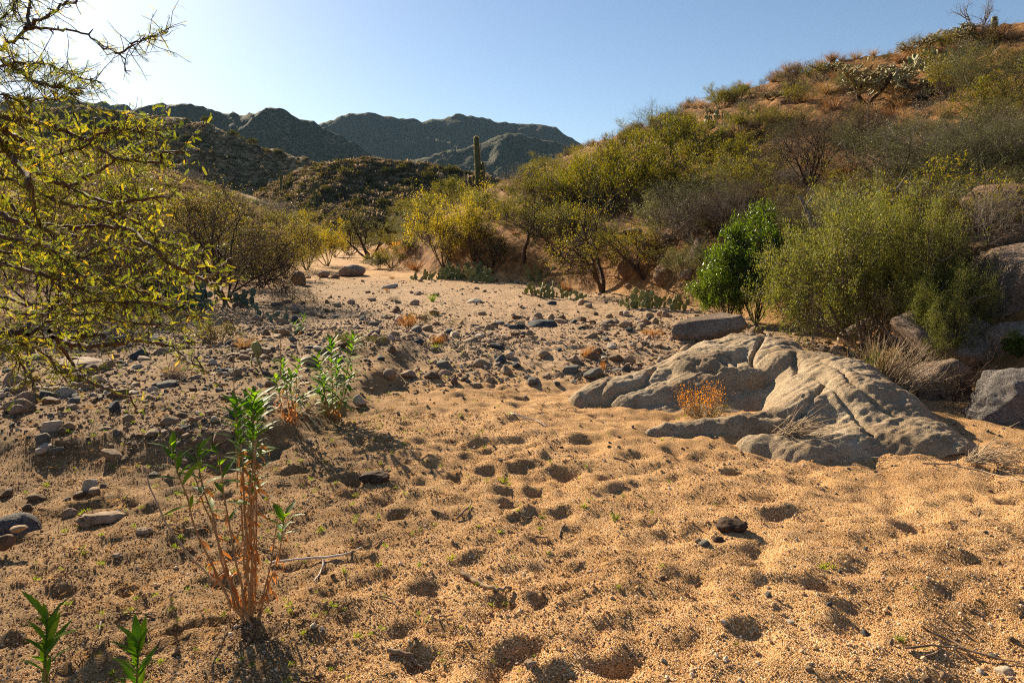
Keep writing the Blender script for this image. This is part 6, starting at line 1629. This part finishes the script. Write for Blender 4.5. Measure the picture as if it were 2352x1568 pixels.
stick([(620, 1300), (680, 1290), (740, 1286), (800, 1278), (832, 1262)], 3.4, 'long pale stick lying behind the tall weed clump', mat=M_WHITE, lift=.015)
stick([(744, 1290), (740, 1310), (722, 1340)], 3, 'short forked twig crossing the long pale stick', mat=M_WHITE, lift=.008)
stick([(2130, 1455), (2180, 1475), (2220, 1498), (2290, 1518), (2360, 1532)], 3.6, 'forked dark stick in the near right corner', mat=M_DRIFT, lift=.012)
stick([(2080, 1495), (2140, 1488), (2215, 1496)], 3, 'thinner dark stick joining the forked one', mat=M_DRIFT, lift=.012)
stick([(2125, 1510), (2150, 1500), (2162, 1492)], 3, 'short dark twig beneath the forked stick', mat=M_DRIFT, lift=.004)
stick([(1880, 1045), (1950, 1050), (2035, 1055)], 2, 'straight straw stalk lying from the straw bundle', mat=B_PALE, lift=.01)
stick([(2120, 1068), (2180, 1070), (2250, 1085), (2352, 1110)], 2.4, 'long straw stalk near the frame edge', mat=B_PALE, lift=.012)
stick([(990, 1175), (1010, 1180), (1030, 1186)], 3, 'small dark stick among green sprouts', mat=M_DRIFT, lift=.008, group='dark twigs')
stick([(1050, 1195), (1066, 1180), (1082, 1162)], 3.4, 'upright dark twig stub beside green sprouts', mat=M_DRIFT, lift=.012, group='dark twigs')
stick([(470, 1440), (500, 1438), (540, 1444)], 2.5, 'small twig left of the weed clump base', mat=M_DRIFT, lift=.008)
stick([(355, 1415), (300, 1410), (268, 1414)], 2.6, 'short dark twig on damp soil left of the clump', mat=M_DRIFT, lift=.008)
for i, pl in enumerate([[(232, 1430), (228, 1456)], [(1270, 1560), (1290, 1545)], [(1640, 1158), (1680, 1160)], [(860, 1255), (880, 1240), (905, 1232)], [(1180, 1180), (1210, 1192), (1250, 1190)], [(1285, 1235), (1290, 1215), (1300, 1205)], [(1230, 1235), (1260, 1238)], [(690, 930), (715, 965), (735, 985)], [(720, 950), (738, 975)], [(870, 1370), (900, 1380), (915, 1400)], [(1010, 1420), (1040, 1415)],
        [(560, 1240), (600, 1262), (640, 1270)], [(640, 1110), (665, 1112)], [(790, 1000), (840, 1005), (900, 1008)], [(1410, 1052), (1440, 1060)], [(330, 1560), (360, 1552)], [(700, 1180), (715, 1160)]]):
    stick(pl, nr.uniform(1.6, 2.8), ['short pale twig standing on damp soil left of the clump', 'small dark twig at the lower edge of the sand', 'small dark stick near the rough lump', 'crooked dark twig in the damp sand', 'dark bent twig beside the sprouts in mid-sand', 'stubby upright twig in mid-sand', 'short dark twig near the stubby upright one', 'white split twig at the foot of the half-dry weed', 'second white twig at the foot of the half-dry weed',
        'dark twig over the curled leaf litter', 'thin dark twig left of the driftwood stick', 'dark twig across the clump shadow', 'short twig right of the weed tops', 'long dark root trailing right of the green weed', 'thin twig on the open sand', 'small twig at the bottom beside the second weed tip', 'short thin twig in the damp sand'][i], mat=[M_WHITE, M_DRIFT][0 if i in (0, 7, 8) else 1], lift=.008, group='twigs lying about')
# bundles of dry straw caught at the foot of the outcrop
def straw(dx, dy, w, n, label, seed, flat=.15, dirx=1):
    rng = np.random.RandomState(seed); g = G(dx, dy); g[2] = oz(g[0], g[1]); k = g[1] / F; W = w * k; mb = MB()
    for i in range(n):
        p = rng.normal(size=3) * [W * .06, W * .06, .01]; p[2] = abs(p[2]); d = unit(np.array([dirx * rng.uniform(.4, 1.2), rng.normal() * .35, abs(rng.normal()) * flat])); L = W * rng.uniform(.3, 1)
        pts = [p]; 
        for j in range(4): d = unit(d + rng.normal(size=3) * .15 + [0, 0, -.06]); q = pts[-1] + d * L / 4; q[2] = max(q[2], .003); pts.append(q)
        mb.tube(np.array(pts), [.0028, .0026, .0022, .0018, .001], 3, cap=False)
    o = mb.obj('straw_bundle', B_PALE, None, loc=g); tag(o, label, 'straw'); o['kind'] = 'thing' if False else o.get('kind', 'thing'); del o['kind']; return o
straw(1795, 1032, 130, 110, 'bundle of dry straw lying at the foot of the outcrop', 1, .35)
straw(2230, 1065, 150, 70, 'heap of dry straw and twigs near the frame edge', 2, .3)
straw(700, 950, 60, 40, 'curly dry stems at the foot of the half-dry weed', 3, .5)
straw(385, 868, 80, 60, 'dark dry twigs heaped on the left terrace', 4, .5)
straw(930, 1062, 30, 22, 'curled rusty leaf litter beside the dark bark lump', 5, .8)
# lumps: bark, dung, clods
def lump(dx, dy, w, h, mat, label, seed, cat, name):
    g = G(dx, dy); k = g[1] / F; v, f = rock_verts(seed, 4, 5, (.6, .9), (w * k * .5, w * k * .4, h * k * .6), .13); o = obj(name, mk_mesh(name, v, [f], mat), None, (g[0], g[1], g[2] + h * k * .2)); tag(o, label, cat)
M_DUNG = barkmat('dung', (.03, .018, .01), (.09, .055, .035), 30, bump=1.0)
lump(862, 1098, 76, 20, M_DUNG, 'flat dark crusty lump of dried dung on the sand', 501, 'dung', 'dung')
lump(1682, 1212, 82, 30, M_DUNG, 'dark rough lump casting shade beside the deep hollow', 502, 'clod', 'clod')
lump(1650, 1242, 30, 14, M_DUNG, 'small dark clod below the rough lump', 503, 'clod', 'clod')
lump(235, 1196, 100, 32, M_DRIFT, 'flaky weathered wood slab lying behind the damp soil', 504, 'driftwood', 'driftwood')
lump(330, 1222, 44, 14, M_DRIFT, 'small dark wood piece right of the flaky slab', 505, 'driftwood', 'driftwood')
lump(160, 1185, 36, 24, M_DRIFT, 'dark wood knot left of the flaky slab', 506, 'driftwood', 'driftwood')
lump(270, 1276, 28, 8, M_DRIFT, 'thin bark flake alone on the open sand', 507, 'bark', 'bark_flake')
lump(1218, 1525, 32, 16, M_DRIFT, 'dark pointed wood chip at the bottom of the sand', 508, 'driftwood', 'driftwood')
lump(190, 845, 180, 28, M_DRIFT, 'dark fallen log lying behind the left terrace', 509, 'log', 'log')
# small plants on the sand
for i, (dx, dy, w) in enumerate([(1155, 1108, 34), (1340, 1165, 26), (1035, 1285, 28), (1245, 1190, 20), (1150, 1222, 24), (1415, 1190, 26), (1000, 1205, 16), (1100, 1210, 20), (1190, 1172, 16), (1240, 1215, 18), (1410, 1195, 16), (1890, 1305, 36), (1912, 1305, 24), (1645, 1060 + 100, 14), (1130, 1390, 20), (960, 1410, 18), (870, 1300, 20), (910, 1120, 14), (1060, 1440, 14), (1310, 1360, 12),
        (770, 1110, 18), (720, 1130, 14), (815, 1140, 16), (690, 1060, 16), (860, 1010, 16), (900, 1040, 14), (930, 1020, 14), (980, 1060, 14), (1080, 1040, 12), (700, 1290, 14), (745, 1380, 16), (790, 1400, 14), (830, 1465, 16), (1010, 1500, 16), (1130, 1520, 18), (650, 1470, 16), (720, 1480, 14), (1690, 1420 + 60, 16), (2120, 1490, 20), (1520, 1010, 14), (1260, 1270, 14), (1330, 1060 + 40, 12), (1430, 1140, 12), (2100, 1350, 14), (1170, 1115, 20), (1520, 1375, 10)]):
    K['green'].place(dx, dy, w, w * .55, desc='small green sprout', group='green sprouts on the sand')
K['gtuft'].place(2065, 1470, 40, 24, label='small dark green grass tuft among near pebbles', name='grass_tuft')
# uncountable fine litter: sprigs and leaf crumbs in the damp soil
r = np.random.RandomState(61); m_ = 2600; yy = 1.2 + 9 * r.rand(m_) ** 1.4; xx = r.uniform(-1, .35, m_) * (yy * .75); k = (r.rand(m_) < .25 + .75 * sstep(.4, -1.2, xx)); xx, yy = xx[k], yy[k]; n = len(xx)
v, f = leaf_quads(r.normal(size=(26, 3)) * .02 * [1, 1, .25], r.normal(size=(26, 3)) * [1, 1, .5], .022, .004, r)
cr = proto('litter_source', mk_mesh('litter_source', v, [f], B_TWIG, smooth=False)); v2, f2 = leaf_quads(np.abs(r.normal(size=(18, 3))) * .006 * [1, 1, .2], r.normal(size=(18, 3)) * [1, 1, 1.0] + [0, 0, .6], .02, .003, r)
cg = proto('litter_source', mk_mesh('litter_source', v2, [f2], L_GRASS, smooth=False)); cs = proto('litter_source', mk_mesh('litter_source', v, [f], L_STRAW, smooth=False))
scatter('leaf_litter', np.stack([xx, yy, gzv(xx, yy) + .004], -1), np.stack([0 * xx, 0 * xx, r.uniform(0, 6.28, n)], -1), r.uniform(.5, 1.5, n), [cr, cr, cg, cs], 'crumbs of twigs, leaves and tiny sprouts on the damp soil')
finish_labels()

# ------------------------------------------------------------------ the air between here and the far mountains
import bmesh
bm = bmesh.new(); bmesh.ops.create_cube(bm, size=1.0)
me = bpy.data.meshes.new('haze'); bm.to_mesh(me); bm.free()
hz = obj('haze', me, None, (0, 850, 210), None, (9000, 6500, 450))
m, n, l = newmat('haze_air'); out = N(n, 'ShaderNodeOutputMaterial'); pv = N(n, 'ShaderNodeVolumePrincipled')
pv.inputs['Color'].default_value = (.42, .68, 1.0, 1); pv.inputs['Density'].default_value = 0.000055; pv.inputs['Anisotropy'].default_value = 0.0
l.new(pv.outputs[0], out.inputs['Volume']); me.materials.append(m)
tag(hz, 'thin bluish haze of the valley air', kind='stuff')
